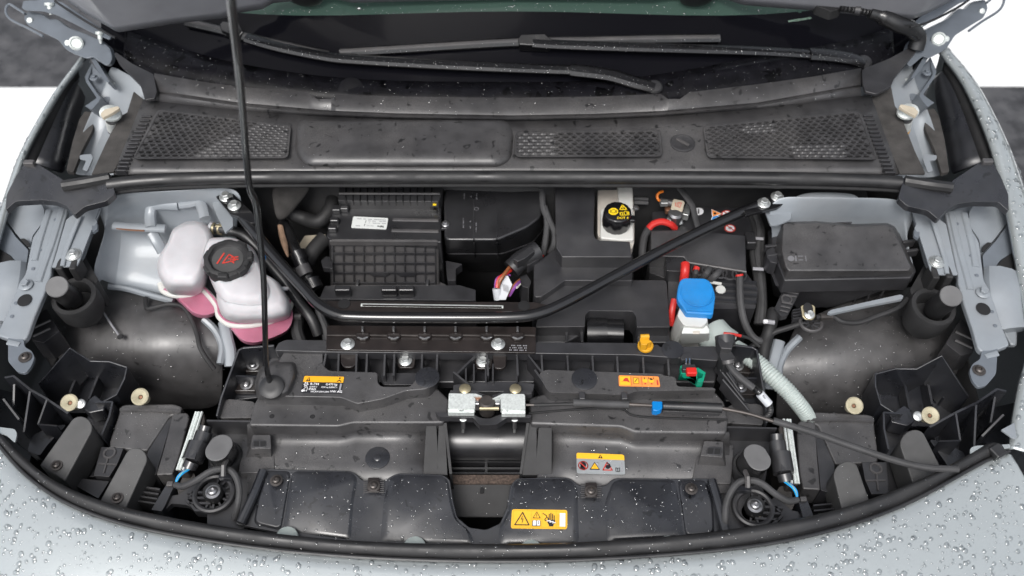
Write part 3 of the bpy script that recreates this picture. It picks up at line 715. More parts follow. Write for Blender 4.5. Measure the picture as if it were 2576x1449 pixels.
    if side == 0:
        tube('weld_bracket', [b1(860, 375, .965), b1(960, 385, .965), b1(1090, 392, .965), b1(1250, 398, .962)], .0085, 'inner_paint', tower, flat=.7)
        tube('rust_seam', [b1(880, 396, .9665), b1(960, 406, .967), b1(1090, 414, .967)], .0016, 'copper', tower, n=6)
        tube('stamped_loop', [b1(1140, 390, .968), b1(1135, 300, .975), b1(1150, 230, .985), b1(1220, 215, .99), b1(1350, 220, .992)], .010, 'inner_paint', tower, flat=.7)
        tube('stamped_loop', [b1(1360, 215, .994), b1(1440, 205, .996), b1(1510, 200, .998), b1(1550, 320, .99)], .010, 'inner_paint', tower, flat=.7)
        tube('stamped_loop', [b1(1150, 430, .955), b1(1190, 500, .945), b1(1230, 570, .93)], .010, 'inner_paint', tower, flat=.6)
        plate('gusset', b1.poly(1.0, [1600, 200, 1650, 190, 1760, 320, 1760, 380, 1700, 430, 1640, 300], 8), .004, 'inner_paint', tower)
    else:
        MB().tube(catmull([b4(260, 240, .99), b4(330, 190, 1.0), b4(450, 170, 1.005), b4(700, 180, 1.0), b4(760, 220, .985)], 5), .012, 10, flat=.6).build('stamped_ridge', 'inner_paint', tower)
        plate('gusset', b4.poly(1.0, [60, 270, 250, 180, 270, 240, 250, 330, 150, 370, 100, 370], 10), .004, 'inner_paint', tower)
        MB().prism(b4.poly(lambda x, y: .955, [530, 1030, 560, 1010, 850, 945, 1080, 895, 1105, 905, 1095, 930, 860, 975, 560, 1040], 8), .006).build('flange', 'inner_paint', tower, bevel=.003)
    # black wheel-arch liner
    rows = []
    for pts in ([(420, 760, .80), (700, 740, .83), (1000, 780, .84), (1350, 880, .845), (1600, 1000, .84)],
                [(300, 930, .82), (650, 900, .85), (1000, 930, .862), (1350, 980, .862), (1620, 1090, .85)],
                [(250, 1100, .82), (620, 1080, .855), (1000, 1080, .868), (1350, 1110, .868), (1660, 1180, .85)],
                [(260, 1250, .81), (620, 1240, .845), (1000, 1240, .86), (1350, 1260, .858), (1690, 1290, .84)],
                [(350, 1400, .78), (650, 1400, .82), (1000, 1400, .835), (1350, 1410, .83), (1700, 1430, .81)],
                [(420, 1560, .74), (700, 1580, .77), (1000, 1590, .785), (1350, 1600, .78), (1700, 1600, .76)],
                [(500, 1720, .68), (760, 1740, .70), (1000, 1760, .71), (1350, 1780, .70), (1680, 1780, .69)]):
        rows.append([B(*p) for p in pts])
    ln = MB().grid(rows).build('wheel_arch_liner', 'liner', None, open_=True, solid=.003, sub=2)
    tag(ln, 'black ribbed wheel arch liner %s' % ('below the coolant tank' if side == 0 else 'below the fuse box, beaded with rain'), 'wheel liner')
    WET.append((ln, 2500 if side == 0 else 7000, .0008, .0022))
    # rubber bump stop in its cup
    bs = thing('bump_stop', 'tall black rubber hood buffer in a cup %s' % ('beside the coolant tank' if side == 0 else 'beside the fuse box'), 'buffer', B(555, 1000, .86))
    cup = B(555, 905, .945); rc = B.w(555, 905, .945, 165)
    ax = (B(430, 830, 1.0) - B(545, 930, .945)); ax = Vector((ax.x * .8, ax.y * .35, abs(ax.z))).normalized()
    MB().lathe([(rc * .85, -.055), (rc, -.04), (rc * 1.04, -.004), (rc * 1.0, 0), (rc * .8, 0), (rc * .74, -.004), (rc * .72, -.03)], cup, ax, 30).build('cup', 'rubber_matt', bs)
    base = B(545, 930, .935); top = B(432, 838, 1.0); rs = B.w(430, 830, 1.0, 84)
    MB().tube([base, base.lerp(top, .5), top], rs, 26, cap=True).build('buffer', 'rubber', bs)
    MB().lathe([(rs * 1.0, -.001), (rs, .001), (rs * .94, .0022), (rs * .9, .0022)], top, (top - base).normalized(), 26).build('buffer_top', 'pad_grey', bs)
    for x in (500, 600): MB().box(B(x, 720, .955), .012, .03, .05).build('bracket_leg', 'rubber_matt', bs, bevel=.003)
    MB().prism(B.poly(.94, [600, 650, 640, 600, 690, 690, 740, 780, 720, 830, 640, 800, 610, 740], 10), .06).build('bracket', 'rubber_matt', bs, bevel=.003)
    # small black vent box behind the rail
    vb = thing('vent_box', 'small black box tucked under the rail %s' % ('on the coolant tank side' if side == 0 else 'on the fuse box side'), 'box', B(310, 1150, .84))
    MB().prism(B.poly(.90, [225, 1100, 350, 1000, 450, 1170, 330, 1260, 240, 1240], 10), .05).build('case', 'plastic', vb, bevel=.003)
    for y in (0, 60): MB().tube([B(250, 1150 + y, .902), B(380, 1090 + y, .902)], .0025, 6).build('rib', 'plastic_grey', vb)

# ================================================================== front corners: headlamp housings
for side in (0, 1):
    C = c1 if side == 0 else c1.m(AF)
    nm = 'under the prop rod side' if side == 0 else 'crossed by the release cable'
    hh = thing('headlamp_housing', 'open black ribbed headlamp housing %s' % ('on the coolant tank side' if side == 0 else 'crossed by the release cable'), 'headlamp housing', C(600, 500, .70))
    # open tray at the back: rim walls and a sunken floor
    rim = [(240, 235, .875), (340, 120, .90), (440, 5, .925), (570, 88, .90), (690, 92, .895), (800, 128, .89), (785, 200, .885), (735, 300, .88), (650, 345, .88)]
    MB().wall([C(*p) for p in rim], .085, .0035).build('tray_wall', 'plastic_wet', hh, bevel=.0016)
    plate('tray_floor', C.poly(.815, [240, 250, 430, 60, 690, 110, 790, 150, 730, 320, 600, 420, 380, 420], 20), .01, 'plastic_wet', hh, .002)
    for a, b in (((520, 90, .845), (440, 290, .845)), ((640, 130, .85), (560, 330, .85)), ((420, 150, .84), (380, 250, .84))):
        MB().wall([C(*a), C(*b)], .03, .004).build('tray_rib', 'plastic_wet', hh)
    # outer fan of ribs towards the wing
    MB().wall([C(30, 195, .92), C(85, 185, .92), C(190, 270, .91), C(295, 330, .90), C(430, 420, .885)], .09, .0035).build('outer_wall', 'plastic_wet', hh)
    for x0, y0, x1, y1 in ((90, 190, 85, 380), (190, 270, 150, 540), (295, 335, 240, 490), (20, 330, 120, 460), (240, 490, 360, 500)):
        MB().wall([C(x0, y0, .905), C(x1, y1, .885)], .07, .003).build('outer_rib', 'plastic_wet', hh)
    plate('outer_floor', C.poly(.83, [-60, 250, 120, 300, 420, 430, 300, 640, 240, 720, 100, 600, -60, 480], 20), .01, 'plastic_wet', hh, .003)
    MB().prism(C.poly(.86, [200, 560, 330, 500, 420, 490, 300, 620, 250, 690, 170, 660], 20), .02).build('pocket', 'plastic_wet', hh, bevel=.004)
    # broad flat plate and long strip
    pl = plate('broad_plate', C.poly(lambda x, y: .868 - .00004 * (y - 380), [762, 372, 800, 362, 1100, 360, 1150, 378, 1148, 420, 1075, 440, 1010, 540, 930, 660, 690, 640, 690, 600, 740, 450], 14), .02, 'plastic_dusty', hh, .004)
    MB().tube([C(760, 398, .871), C(950, 400, .871), C(1145, 412, .871)], .003, 6).build('plate_rib', 'plastic_dusty', hh)
    plate('strip_plate', C.poly(.872, [1090, 420, 1180, 415, 1198, 440, 1125, 720, 1088, 808, 985, 810, 1040, 620], 14), .05, 'plastic_dusty', hh, .003)
    plate('inner_wall', C.poly(.862, [1075, 445, 1095, 425, 1040, 620, 985, 810, 900, 830, 935, 660], 6), .05, 'plastic', hh, .002)
    MB().wall([C(710, 348, .885), C(690, 440, .882), C(640, 560, .878)], .06, .003).build('divider', 'plastic_wet', hh)
    MB().wall([C(600, 350, .885), C(710, 348, .885)], .05, .003).build('divider', 'plastic_wet', hh)
    plate('mid_floor', C.poly(.835, [560, 420, 690, 440, 640, 640, 600, 820, 430, 830, 500, 640], 10), .01, 'plastic', hh, .003)
    MB().prism(C.poly(.872, [560, 330, 600, 300, 660, 350, 660, 400, 560, 420, 520, 390], 14), .03).build('lug', 'plastic_wet', hh, bevel=.004)
    # two raised tongues
    for (tx, ty, bx, by, wt, wb, n_) in ((508, 512, 345, 775, 74, 95, 1), (857, 708, 720, 985, 72, 85, 2)):
        d = Vector((bx - tx, by - ty)); L = d.length; d.normalize(); o = Vector((-d.y, d.x))
        outl = []
        for j in range(13):
            a = math.pi * j / 12; q = Vector((tx, ty)) + o * math.cos(a) * wt - d * math.sin(a) * wt; outl += [q.x, q.y]
        e0 = Vector((bx, by)) - o * wb + d * 30; e1 = Vector((bx, by)) + o * wb + d * 30
        outl += [e0.x, e0.y, e1.x, e1.y]
        zf = lambda x, y: .905 - .00006 * (y - ty)
        tg = MB().prism(C.poly(zf, outl), .055).build('tongue', 'rubber_top', hh, bevel=.002, seg=2)
        sx_, sy_ = bx + (12 if n_ == 1 else 20), by - (25 if n_ == 1 else 30)
        screw(tg, C(sx_, sy_, zf(sx_, sy_) + .001), .0062, 'dark_metal')
    # moulded plate with ring and cross ribs
    mp = plate('moulded_plate', C.poly(.862, [640, 632, 780, 640, 745, 735, 690, 822, 590, 815, 615, 720], 8), .03, 'plastic', hh, .002)
    cz_ = C(693, 672, .8625); rr = C.w(693, 672, .86, 34)
    MB().tube([cz_ + Vector((math.cos(a) * rr, math.sin(a) * rr, 0)) for a in [6.2832 * i / 24 for i in range(24)]], .0022, 6, closed=True).build('ring', 'plastic_grey', mp)
    MB().tube([C(683, 705, .863), C(655, 800, .863)], .0016, 6).build('cross_rib', 'plastic_grey', mp); MB().tube([C(625, 738, .863), C(740, 745, .863)], .0016, 6).build('cross_rib', 'plastic_grey', mp)
    plate('lower_shelf', C.poly(.85, [500, 830, 690, 850, 640, 930, 620, 960, 480, 880], 8), .02, 'plastic', hh, .002)
    for i in range(4): MB().wall([C(870 - i * 6, 880 + i * 30, .865), C(1010 - i * 8, 900 + i * 30, .868)], .03, .003).build('louvre', 'plastic', hh, bevel=.0006)
    plate('front_post', C.poly(.876, [1060, 855, 1105, 870, 1040, 1010, 1020, 1040, 955, 1030], 6), .05, 'plastic_wet', hh, .002)
    MB().box(C(1075, 868, .879), .010, .008, .006).build('clip', 'plastic_grey', hh, bevel=.0016)
    WET += [(pl, 4500, .0007, .0016), (tg, 3000, .0007, .0015)]
    # ivory grommets
    for gx, gy, lab in ((442, 355, 'in the lamp tray'), (888, 318, 'against the wheel arch liner')):
        gm = thing('grommet', 'round ivory nylon adjuster %s, %s' % (lab, 'coolant tank side' if side == 0 else 'fuse box side'), 'grommet', C(gx, gy, .86))
        r_ = C.w(gx, gy, .88, 54); ax = Vector((0, -.35, .94))
        MB().lathe([(r_ * .6, -.02), (r_ * .7, -.004), (r_, 0), (r_ * 1.02, .003), (r_ * .85, .005), (r_ * .45, .002), (r_ * .28, .0), (r_ * .26, -.008)], C(gx, gy, .888), ax, 26).build('flange', 'ivory', gm)
        MB().lathe([(r_ * .22, -.006), (r_ * .2, -.001)], C(gx, gy, .888), ax, 8).build('bore', 'copper', gm)
    bolt(hh, C(510, 362, .886), .0080, 'zinc', 'bolt', (0, -.3, .95), h=.5)

    # slim finned control unit with plug and wires
    cu = thing('lamp_control_unit', 'slim finned metal lamp control unit with black plug %s' % ('beside the prop rod side buffer' if side == 0 else 'under the release cable'), 'control unit', C(1200, 600, .78))
    MB().prism(C.poly(lambda x, y: .90 - .00003 * (y - 400), [1238, 405, 1290, 418, 1296, 470, 1180, 790, 1115, 785, 1120, 760]), .09).build('case', 'dark_metal', cu, bevel=.003)
    for i, (x0, x1) in enumerate(((1240, 1118), (1256, 1136), (1276, 1158))):
        MB().tube([C(x0, 412, .903), C((x0 + x1) / 2, 600, .898), C(x1, 780, .892)], .0022, 6).build('fin', 'zinc_pale', cu)
    for (x0, y0, x1, y1, r_) in ((1302, 500, 1290, 545, .010), (1290, 545, 1262, 625, .013), (1258, 610, 1215, 725, .016), (1215, 725, 1195, 768, .011)):
        MB().tube([C(x0, y0, .915), C(x1, y1, .91)], r_, 12).build('plug', 'plastic_smooth', cu)
    MB().prism(C.poly(.926, [1205, 615, 1255, 622, 1232, 708, 1178, 700], 4), .02).build('plug_latch', 'plastic', cu, bevel=.003)
    for i, m in enumerate(('cyan_wire', 'lime_wire', 'purple_wire', 'cyan_wire')):
        tube('wire', [C(1205 - i * 5 + 8, 766, .91), C(1150 - i * 4, 805, .915), C(1122 - i * 2, 840, .91), C(1108 + i * 2, 872, .905)], .0016, m, cu, n=6)
    MB().prism(C.poly(.865, [1170, 790, 1225, 800, 1250, 860, 1215, 880, 1130, 940, 1120, 900], 6), .004).build('braid_wrap', 'felt', cu, bevel=.0016)
    lp = thing('wiring_loom', 'taped black wiring loom looping round the front buffer %s' % ('on the prop rod side' if side == 0 else 'below the blue cable clip side'), 'wiring', C(1400, 850, .86))
    tube('loom', [C(1108, 872, .905), C(1160, 882, .91), C(1240, 845, .918), C(1330, 788, .925), C(1400, 772, .926), C(1460, 785, .924), C(1498, 840, .92), C(1512, 920, .91), C(1500, 1010, .90), C(1478, 1090, .88)], .0050, 'cable_grey', lp)
    k = C(1422, 775, .928); MB().tube([k + Vector((0, -.012, .002)), k + Vector((0, 0, .010)), k + Vector((0, .014, .002))], .004, 6).build('clip', 'plastic_grey', lp)
    MB().prism(C.poly(.91, [1385, 805, 1460, 810, 1465, 835, 1380, 830], 3), .01).build('clip_base', 'plastic_wet', lp, bevel=.0016)

    # oval-topped front buffer
    fb = thing('front_buffer', 'oval-topped black rubber buffer on the front carrier %s' % ('near the prop rod foot' if side == 0 else 'near the blue cable clip'), 'buffer', C(1450, 690, .87))
    r0 = C.w(1430, 690, .90, 100)
    bc = C(1425, 690, .892); tc_ = C(1386, 642, .945)
    MB().lathe([(r0, -.03), (r0 * 1.05, 0), (r0 * .98, .004), (r0 * .84, .003), (r0 * .82, -.01)], bc, (0, 0, 1), 28).build('cup', 'rubber_matt', fb)
    rt = C.w(1386, 642, .945, 78)
    sec = []
    ang0 = R(20 if side == 0 else -20)
    def oval(c, r, k=1.22): return [c + Matrix.Rotation(-ang0, 3, 'Z') @ Vector((math.cos(a) * r, (math.sin(a) * r * 1.0 + (r * (k - 1) if math.sin(a) > 0 else -r * (k - 1))), 0)) for a in [6.2832 * i / 32 for i in range(32)]]
    MB().taper(oval(tc_, rt), oval(bc + Vector((0, 0, -.01)), rt * .95)).build('body', 'rubber', fb, ang=40)
    MB().prism([p + Vector((0, 0, .0028)) for p in oval(tc_, rt * .985)], .0024).build('pad', 'pad_grey', fb, bevel=.0016)

    # ribbed fan-mount bracket with rubber bush and bolt
    fm = thing('mount_bracket', 'ribbed black mount with bolted rubber bush %s' % ('near the prop rod foot' if side == 0 else 'under the bonnet cable side'), 'bracket', C(1330, 960, .82))
    o0 = C(1352, 930, .878); ro = C.w(1352, 930, .88, 118)
    MB().tube([o0 + Vector((math.cos(a) * ro, math.sin(a) * ro, 0)) for a in [6.2832 * i / 36 for i in range(36)]], .0045, 8, closed=True).build('outer_ring', 'plastic', fm)
    MB().lathe([(ro * .98, -.03), (ro * .98, -.012)], o0, (0, 0, 1), 32).build('ring_floor', 'plastic_wet', fm)
    for a in range(-20, 200, 28):
        d = Vector((math.cos(R(a - 90)), math.sin(R(a - 90)), 0)); MB().wall([o0 + d * ro * .6, o0 + d * ro], .012, .003).build('spoke', 'plastic', fm)
    for k_ in range(3): MB().wall([C(1180 + k_ * 8, 960 + k_ * 34 - 40, .880), C(1290 + k_ * 20, 962 + k_ * 34 - 42, .880)], .016, .0035).build('rib', 'plastic', fm)
    MB().wall([C(1240, 900, .88), C(1175, 965, .88), C(1235, 1032, .88), C(1340, 1036, .88)], .02, .004).build('outer_rib', 'plastic', fm)
    plate('arm', C.poly(.868, [1130, 935, 1240, 860, 1270, 890, 1180, 965, 1230, 1030, 1180, 1000, 1085, 990, 1045, 1030, 1010, 1040, 1090, 940], 8), .012, 'plastic', fm, .002)
    rbush = C.w(1345, 925, .885, 62)
    MB().lathe([(rbush * .8, -.02), (rbush, -.004), (rbush, .004), (rbush * .9, .007), (rbush * .5, .007)], C(1345, 922, .886), (0, 0, 1), 26).build('bush', 'rubber', fm)
    MB().lathe([(rbush * 1.05, -.016), (rbush * 1.1, -.012), (rbush * .9, -.010)], C(1360, 940, .882), (0, 0, 1), 24).build('sleeve', 'beige', fm)
    screw(fm, C(1345, 918, .894), .0075, 'steel', 'bolt')
    # small plug socket on the carrier
    SW = c2 if side == 0 else None
# ================================================================== coolant reservoir
cr = thing('coolant_reservoir', 'white plastic coolant reservoir half full of pink coolant with black screw cap', 'coolant tank', b1(1700, 1000, .78))
def blob(levels, name, m):
    """stack of rounded outlines: (crop points, height), top first"""
    k = MB(); rings = []
    for flat, z in levels: rings.append(b1.poly(z, flat, 60, 5))
    n = len(rings[0]); V = [p for r_ in rings for p in r_]
    Fc = [(i * n + j, i * n + (j + 1) % n, (i + 1) * n + (j + 1) % n, (i + 1) * n + j) for i in range(len(rings) - 1) for j in range(n)]
    Fc += [tuple(range(n)), tuple((len(rings) - 1) * n + j for j in range(n - 1, -1, -1))]
    return k.add(V, Fc).build(name, m, cr, ang=80)
def grow(flat, k, dx=0, dy=0):
    n = len(flat) // 2; cx, cy = sum(flat[0::2]) / n, sum(flat[1::2]) / n
    return [c for i in range(n) for c in (cx + (flat[2 * i] - cx) * k + dx, cy + (flat[2 * i + 1] - cy) * k + dy)]
L = [1300, 400, 1420, 335, 1560, 345, 1620, 460, 1560, 640, 1540, 760, 1480, 840, 1270, 840, 1200, 740, 1190, 620, 1270, 500]
blob([(grow(L, .75, -5, -20), .978), (grow(L, .90, 0, -10), .972), (grow(L, 1.0), .955), (grow(L, 1.03, 0, 15), .93), (grow(L, 1.02, 20, 60), .895)], 'shell', 'tank')
Mi = [1540, 470, 1760, 460, 1920, 540, 1980, 700, 2060, 900, 2020, 1000, 1860, 1010, 1700, 980, 1630, 860, 1560, 700, 1500, 600]
blob([(grow(Mi, .78, 0, -40), .980), (grow(Mi, .93, 0, -20), .972), (grow(Mi, 1.0), .955), (grow(Mi, 1.02, 0, 10), .93), (grow(Mi, 1.0, 10, 40), .90)], 'shell', 'tank')
Rr = [1650, 760, 1800, 700, 1960, 720, 2110, 800, 2190, 960, 2180, 1040, 2060, 1080, 1800, 1090, 1690, 1060, 1640, 930]
blob([(grow(Rr, .72, 0, -50), .968), (grow(Rr, .9, 0, -25), .960), (grow(Rr, 1.0), .94), (grow(Rr, 1.03, 0, 10), .91), (grow(Rr, 1.02, 10, 30), .892)], 'shell', 'tank')
# welded seam running round, then the pink lower half
seam = [(1215, 815), (1240, 870), (1330, 900), (1450, 890), (1530, 860), (1580, 900), (1640, 980), (1660, 1060), (1740, 1120), (1900, 1125), (2060, 1090), (2160, 1030), (2195, 950), (2170, 860)]
MB().tube(catmull([b1(x, y, .893) for x, y in seam], 6), .0062, 10, flat=.9).build('seam', 'white_plastic', cr)
low1 = [1290, 880, 1440, 890, 1540, 880, 1640, 980, 1640, 1040, 1560, 1075, 1470, 1060, 1390, 990]
blob([(grow(low1, 1.04, 0, -25), .893), (low1, .88), (grow(low1, .97, 0, 10), .85), (grow(low1, .75, 10, 20), .82)], 'coolant', 'coolant')
low2 = [1690, 1090, 1900, 1120, 2060, 1090, 2190, 1000, 2215, 1080, 2180, 1180, 2080, 1230, 1930, 1280, 1830, 1260, 1770, 1190]
blob([(grow(low2, 1.02, 0, -20), .892), (low2, .875), (grow(low2, .97, 0, 8), .85), (grow(low2, .75, 0, 20), .81)], 'coolant', 'coolant')
tube('seam_line', [b1(x, y - 16, .899) for x, y in seam[1:-1]], .0018, 'coolant', cr, n=6)
MB().tube([b1(1275, 520, .962), b1(1400, 540, .968), b1(1520, 545, .965)], .003, 8).build('mould_line', 'tank', cr)
for pts in ([(1890, 760, .963), (1900, 880, .962), (1900, 1000, .945), (1890, 1060, .925)], [(1660, 890, .945), (1800, 900, .96), (1900, 890, .963), (2040, 860, .955), (2170, 850, .93)], [(1300, 560, .968), (1330, 700, .965), (1340, 820, .94)]):
    tube('mould_line', [b1(*p) for p in pts], .0035, 'tank', cr, n=8)
pr = Print(b1.poly(.9565, [1230, 640, 1440, 625, 1440, 685, 1230, 700]), .004)
pr.line('tank_print', [.05, .1, .2, .2, .35, .1, .35, .9, .2, .95, .05, .9], .1, closed=True).line('tank_print', [.2, .2, .2, .95], .1).rect('tank_print', .68, .15, .98, .6); pr.done(cr)
# screw cap
cc = t_cool(870, 640, .998); cr_ = t_cool.w(870, 640, .998, 740); tilt = Vector((.10, -.10, 1)).normalized()
cap = MB().lathe([(cr_ * .92, -.030), (cr_ * 1.0, -.026), (cr_ * 1.02, -.010), (cr_ * .98, -.002), (cr_ * .9, 0), (cr_ * .80, 0), (cr_ * .74, -.005), (cr_ * .70, -.006)], cc, tilt, 48, lobes=lambda j: 1.0 if j % 6 < 3 else .965).build('cap', 'rubber_matt', cr)
MB().lathe([(cr_ * .68, -.0068), (cr_ * .66, -.0052), (cr_ * .1, -.005)], cc, tilt, 36).build('cap_disc', 'rubber_top', cap)
for q in range(7):
    a = q * 2 * math.pi / 7 + .2; d = Vector((math.cos(a), math.sin(a), 0)); MB().box(cc + d * cr_ * .95 + Vector((0, 0, -.004)) - tilt * .003, .010, .018, .012, Matrix.Rotation(a, 3, 'Z')).build('grip', 'rubber_matt', cap, bevel=.003)
q = [cc + tilt * -.0045 + Vector((x * cr_ * .62, y * cr_ * .62 - x * .01 * 0, 0)) for x, y in ((-1, 1), (1, 1), (1, -1), (-1, -1))]
q = [p - tilt * ((p - cc - tilt * -.0045).dot(tilt)) for p in q]
pr = Print(q, .0006)
pr.line('print_red', [.52, .32, .36, .70, .76, .56, .70, .42, .52, .32], .045).line('print_red', [.62, .44, .84, .40], .045).line('print_red', [.6, .52, .86, .50], .045).line('print_red', [.62, .58, .74, .66], .045).line('print_red', [.52, .5, .66, .5], .03).line('print_red', [.34, .28, .18, .72], .055)
pr.done(cap, 'cap_print')
MB().tube([b1(1590, 385, .955), b1(1650, 400, .955)], .010, 12).build('nipple', 'tank', cr)
for x, y in ((1390, 395), (1365, 470), (1425, 462), (1450, 490), (1505, 520)): MB().lathe([(.003, 0), (.002, .002)], b1(x, y, .975), (0, 0, 1), 8).build('dimple', 'tank', cr)
hs_ = thing('coolant_hose', 'thick black rubber hose with brass clamp leaving the coolant tank', 'hose', b2(400, 800, .80))
MB().tube(catmull([b1(1610, 395, .957), b1(1720, 410, .960), b1(1830, 440, .955), b1(1930, 530, .945), b2(200, 640, .93), b2(330, 790, .915), b2(450, 960, .90), b2(540, 1080, .89), b2(590, 1200, .87)], 6), .0092, 12).build('hose', 'rubber', hs_)
MB().tube([b1(1612, 395, .957), b1(1628, 397, .957)], .0108, 12).build('clamp', 'gold_zinc', hs_); MB().tube([b1(1655, 400, .958), b1(1690, 405, .958)], .0106, 12).build('clamp', 'gold_zinc', hs_)
MB().box(b1(1660, 380, .966), .016, .006, .006).build('clamp_ear', 'gold_zinc', hs_, bevel=.0016)
tube('branch', [b1(1480, 1060, .84), b1(1540, 1080, .84), b1(1600, 1180, .83)], .004, 'inner_paint', hs_)
lw = thing('arch_wiring', 'thin taped wiring running over the wheel liner below the coolant tank', 'wiring', b1(1400, 1100, .84))
tube('wire', [b1(1100, 920, .872), b1(1110, 1000, .872), b1(1180, 990, .876), b1(1280, 970, .878), b1(1380, 990, .878), b1(1450, 1090, .872), b1(1490, 1200, .865), b1(1510, 1290, .858), b1(1560, 1380, .845), b1(1620, 1460, .83)], .0042, 'cable', lw)
tube('cable_tie', [b1(780, 1030, .868), b1(840, 1120, .868), b1(905, 1215, .866)], .0018, 'print_grey', lw, n=6)
MB().lathe([(.006, 0), (.004, .003)], b1(910, 1215, .866), (0, 0, 1), 8).build('tie_head', 'cable', lw)

# ================================================================== air-conditioning housing
ac = thing('air_conditioning_housing', 'black ribbed air conditioning housing with white upside-down sticker', 'air housing', b2(1100, 600, .60))
body = MB().prism(b2.poly(.965, [700, 215, 1520, 220, 1520, 500, 690, 490, 652, 455, 690, 300], 10), .22).build('body', 'plastic_smooth', ac, bevel=.003)
top = MB().prism(b2.poly(lambda x, y: .992 - .00009 * max(y - 120, 0), [748, 40, 1530, 40, 1525, 130, 1500, 192, 740, 188, 750, 130], 8), .05).build('upper_cover', 'plastic_smooth', ac, bevel=.004)
for i in range(13): MB().wall([b2(800 + i * 54, 60, .994), b2(800 + i * 54, 130, .993), b2(798 + i * 54, 188, .988)], .012, .0016).build('cover_rib', 'plastic_gloss', ac)
MB().tube([b2(748, 132, .994), b2(1510, 134, .994)], .0022, 6).build('cover_edge', 'plastic_grey', ac)
# gridded front cover
def fz(x, y): return .962 - (y - 495) * .00028
fc = MB().prism(b2.poly(fz, [688, 478, 1500, 482, 1505, 830, 690, 832], 12), Vector((0, .02, -.02))).build('filter_cover', 'plastic_grey', ac, bevel=.003)
gx = [705 + i * 77 for i in range(11)]; gy = [505, 575, 650, 722, 800]
k = MB()
up = Vector((0, -.004, .0035))
for x in gx: k.wall([b2(x, 505, fz(x, 505)) + up, b2(x + 4, 800, fz(x, 800)) + up], .006, .0018)
for y in gy: k.wall([b2(705, y, fz(705, y)) + up, b2(1478, y, fz(1478, y)) + up], .006, .0018)
k.build('rib_grid', 'plastic', fc)
k = MB(); fr = [(682, 482), (1495, 484), (1500, 820), (690, 822)]
k.wall([b2(x, y, fz(x, y)) + up * 1.3 for x, y in fr], .012, .003, closed=True); k.build('cover_frame', 'plastic_grey', fc, bevel=.0008)
for x in (800, 900, 1000, 1090, 1190, 1285, 1380): MB().wall([b2(x, 475, .968), b2(x, 498, .966)], .008, .0015).build('edge_rib', 'plastic', fc)
for x0, x1 in ((975, 1130), (1185, 1335)): MB().prism(b2.poly(lambda x, y: fz(x, y) + .006, [x0, 730, x1, 728, x1 - 25, 748, x0 + 25, 748]), .006).build('grip_tab', 'plastic', fc, bevel=.0016)
for x in (895, 1420): MB().box(b2(x, 840, .868), .006, .016, .03).build('leg_tab', 'plastic', fc, bevel=.0016)
MB().prism(b2.poly(.872, [1490, 790, 1580, 835, 1555, 870, 1490, 830], 4), .01).build('corner_tab', 'plastic_grey', fc, bevel=.003)
MB().prism(b2.poly(.925, [612, 640, 650, 608, 698, 612, 700, 700, 625, 690], 6), .012).build('side_clip', 'plastic_smooth', ac, bevel=.003)
MB().prism(b2.poly(.895, [640, 830, 1660, 825, 1780, 860, 1780, 940, 600, 930], 6), .12).build('lower_body', 'plastic', ac, bevel=.003)
for x in (780, 1130, 1260): MB().box(b2(x, 870, .905), .028, .012, .02).build('lower_clip', 'plastic_smooth', ac, bevel=.003)
for y in (330, 412): MB().tube([b2(1155 - (y - 330) * .1, y, .9665), b2(1500, y + 6, .9665)], .0036, 8, flat=.6).build('bead', 'plastic_grey', body)
for x, y in ((730, 260), (715, 340), (700, 400), (790, 250)): MB().box(b2(x, y, .970), .016, .010, .012).build('lug', 'plastic_smooth', body, bevel=.003)
MB().prism(b2.poly(.972, [1430, 205, 1490, 205, 1490, 260, 1440, 260], 4), .012).build('latch', 'plastic_gloss', body, bevel=.003)
MB().box(b2(1470, 217, .979), .006, .003, .002).build('yellow_dot', 'print_yellow', body)
bolt(body, b2(1553, 362, .970), .007, 'steel'); MB().prism(b2.poly(.969, [1520, 350, 1580, 345, 1590, 375, 1560, 395, 1520, 398], 8), .006).build('screw_lug', 'plastic_smooth', body, bevel=.0016)
lab = MB().prism(b2.poly(.9666, [856, 305, 1120, 318, 1106, 402, 840, 390], 8), .001).build('sticker', 'label_white', ac)
pr = Print(b2.poly(.9668, [856, 305, 1120, 318, 1106, 402, 840, 390]), .0005)
pr.text('print_black', 'Valeo', .92, .72, .17, flip=True, bold=.03, wid=.8).text('print_grey', 'VW AG', .63, .72, .10, flip=True)
for y, xs_ in ((.18, ((.12, .25), (.30, .38), (.43, .55), (.6, .95))), (.33, ((.45, .52), (.56, .66), (.76, .84), (.86, .96))), (.5, ((.48, .5), (.58, .7), (.72, .8), (.84, .96)))):
    for a, b in xs_: pr.rect('print_grey', a, y, b, y + .055)
pr.line('print_black', [.385, .33, .375, .55], .03).line('print_black', [.37, .65, .36, .8], .03).rect('print_grey', .12, .8, .24, .86); pr.done(lab)
# duct block on its right
dk = MB(); dtop = [(1116, 474), (1366, 480), (1362, 545), (1325, 572), (1250, 604), (1118, 604)]; dbot = [(1116, 474), (1372, 480), (1372, 570), (1340, 612), (1262, 640), (1120, 640)]
duct = MB().taper([P(u, v, .968) for u, v in rnd(dtop, 14)], [P(u, v, .90) for u, v in rnd(dbot, 14)]).build('duct', 'plastic_smooth', ac, bevel=.005, seg=3)
MB().taper([P(u, v, .905) for u, v in rnd(dbot, 14)], [P(u, v, .74) for u, v in rnd([(u, v + 45) for u, v in dbot], 14)]).build('duct_lower', 'plastic', ac, bevel=.006, seg=3)
for u in (1192, 1250): MB().wall([P(u, 500, .9695), P(u, 603, .9695), P(u + 3, 640, .902)], .01, .002).build('duct_rib', 'plastic', ac)
pr = Print([P(1160, 480, .9695), P(1212, 482, .9695), P(1212, 590, .9695), P(1160, 588, .9695)], .0004)
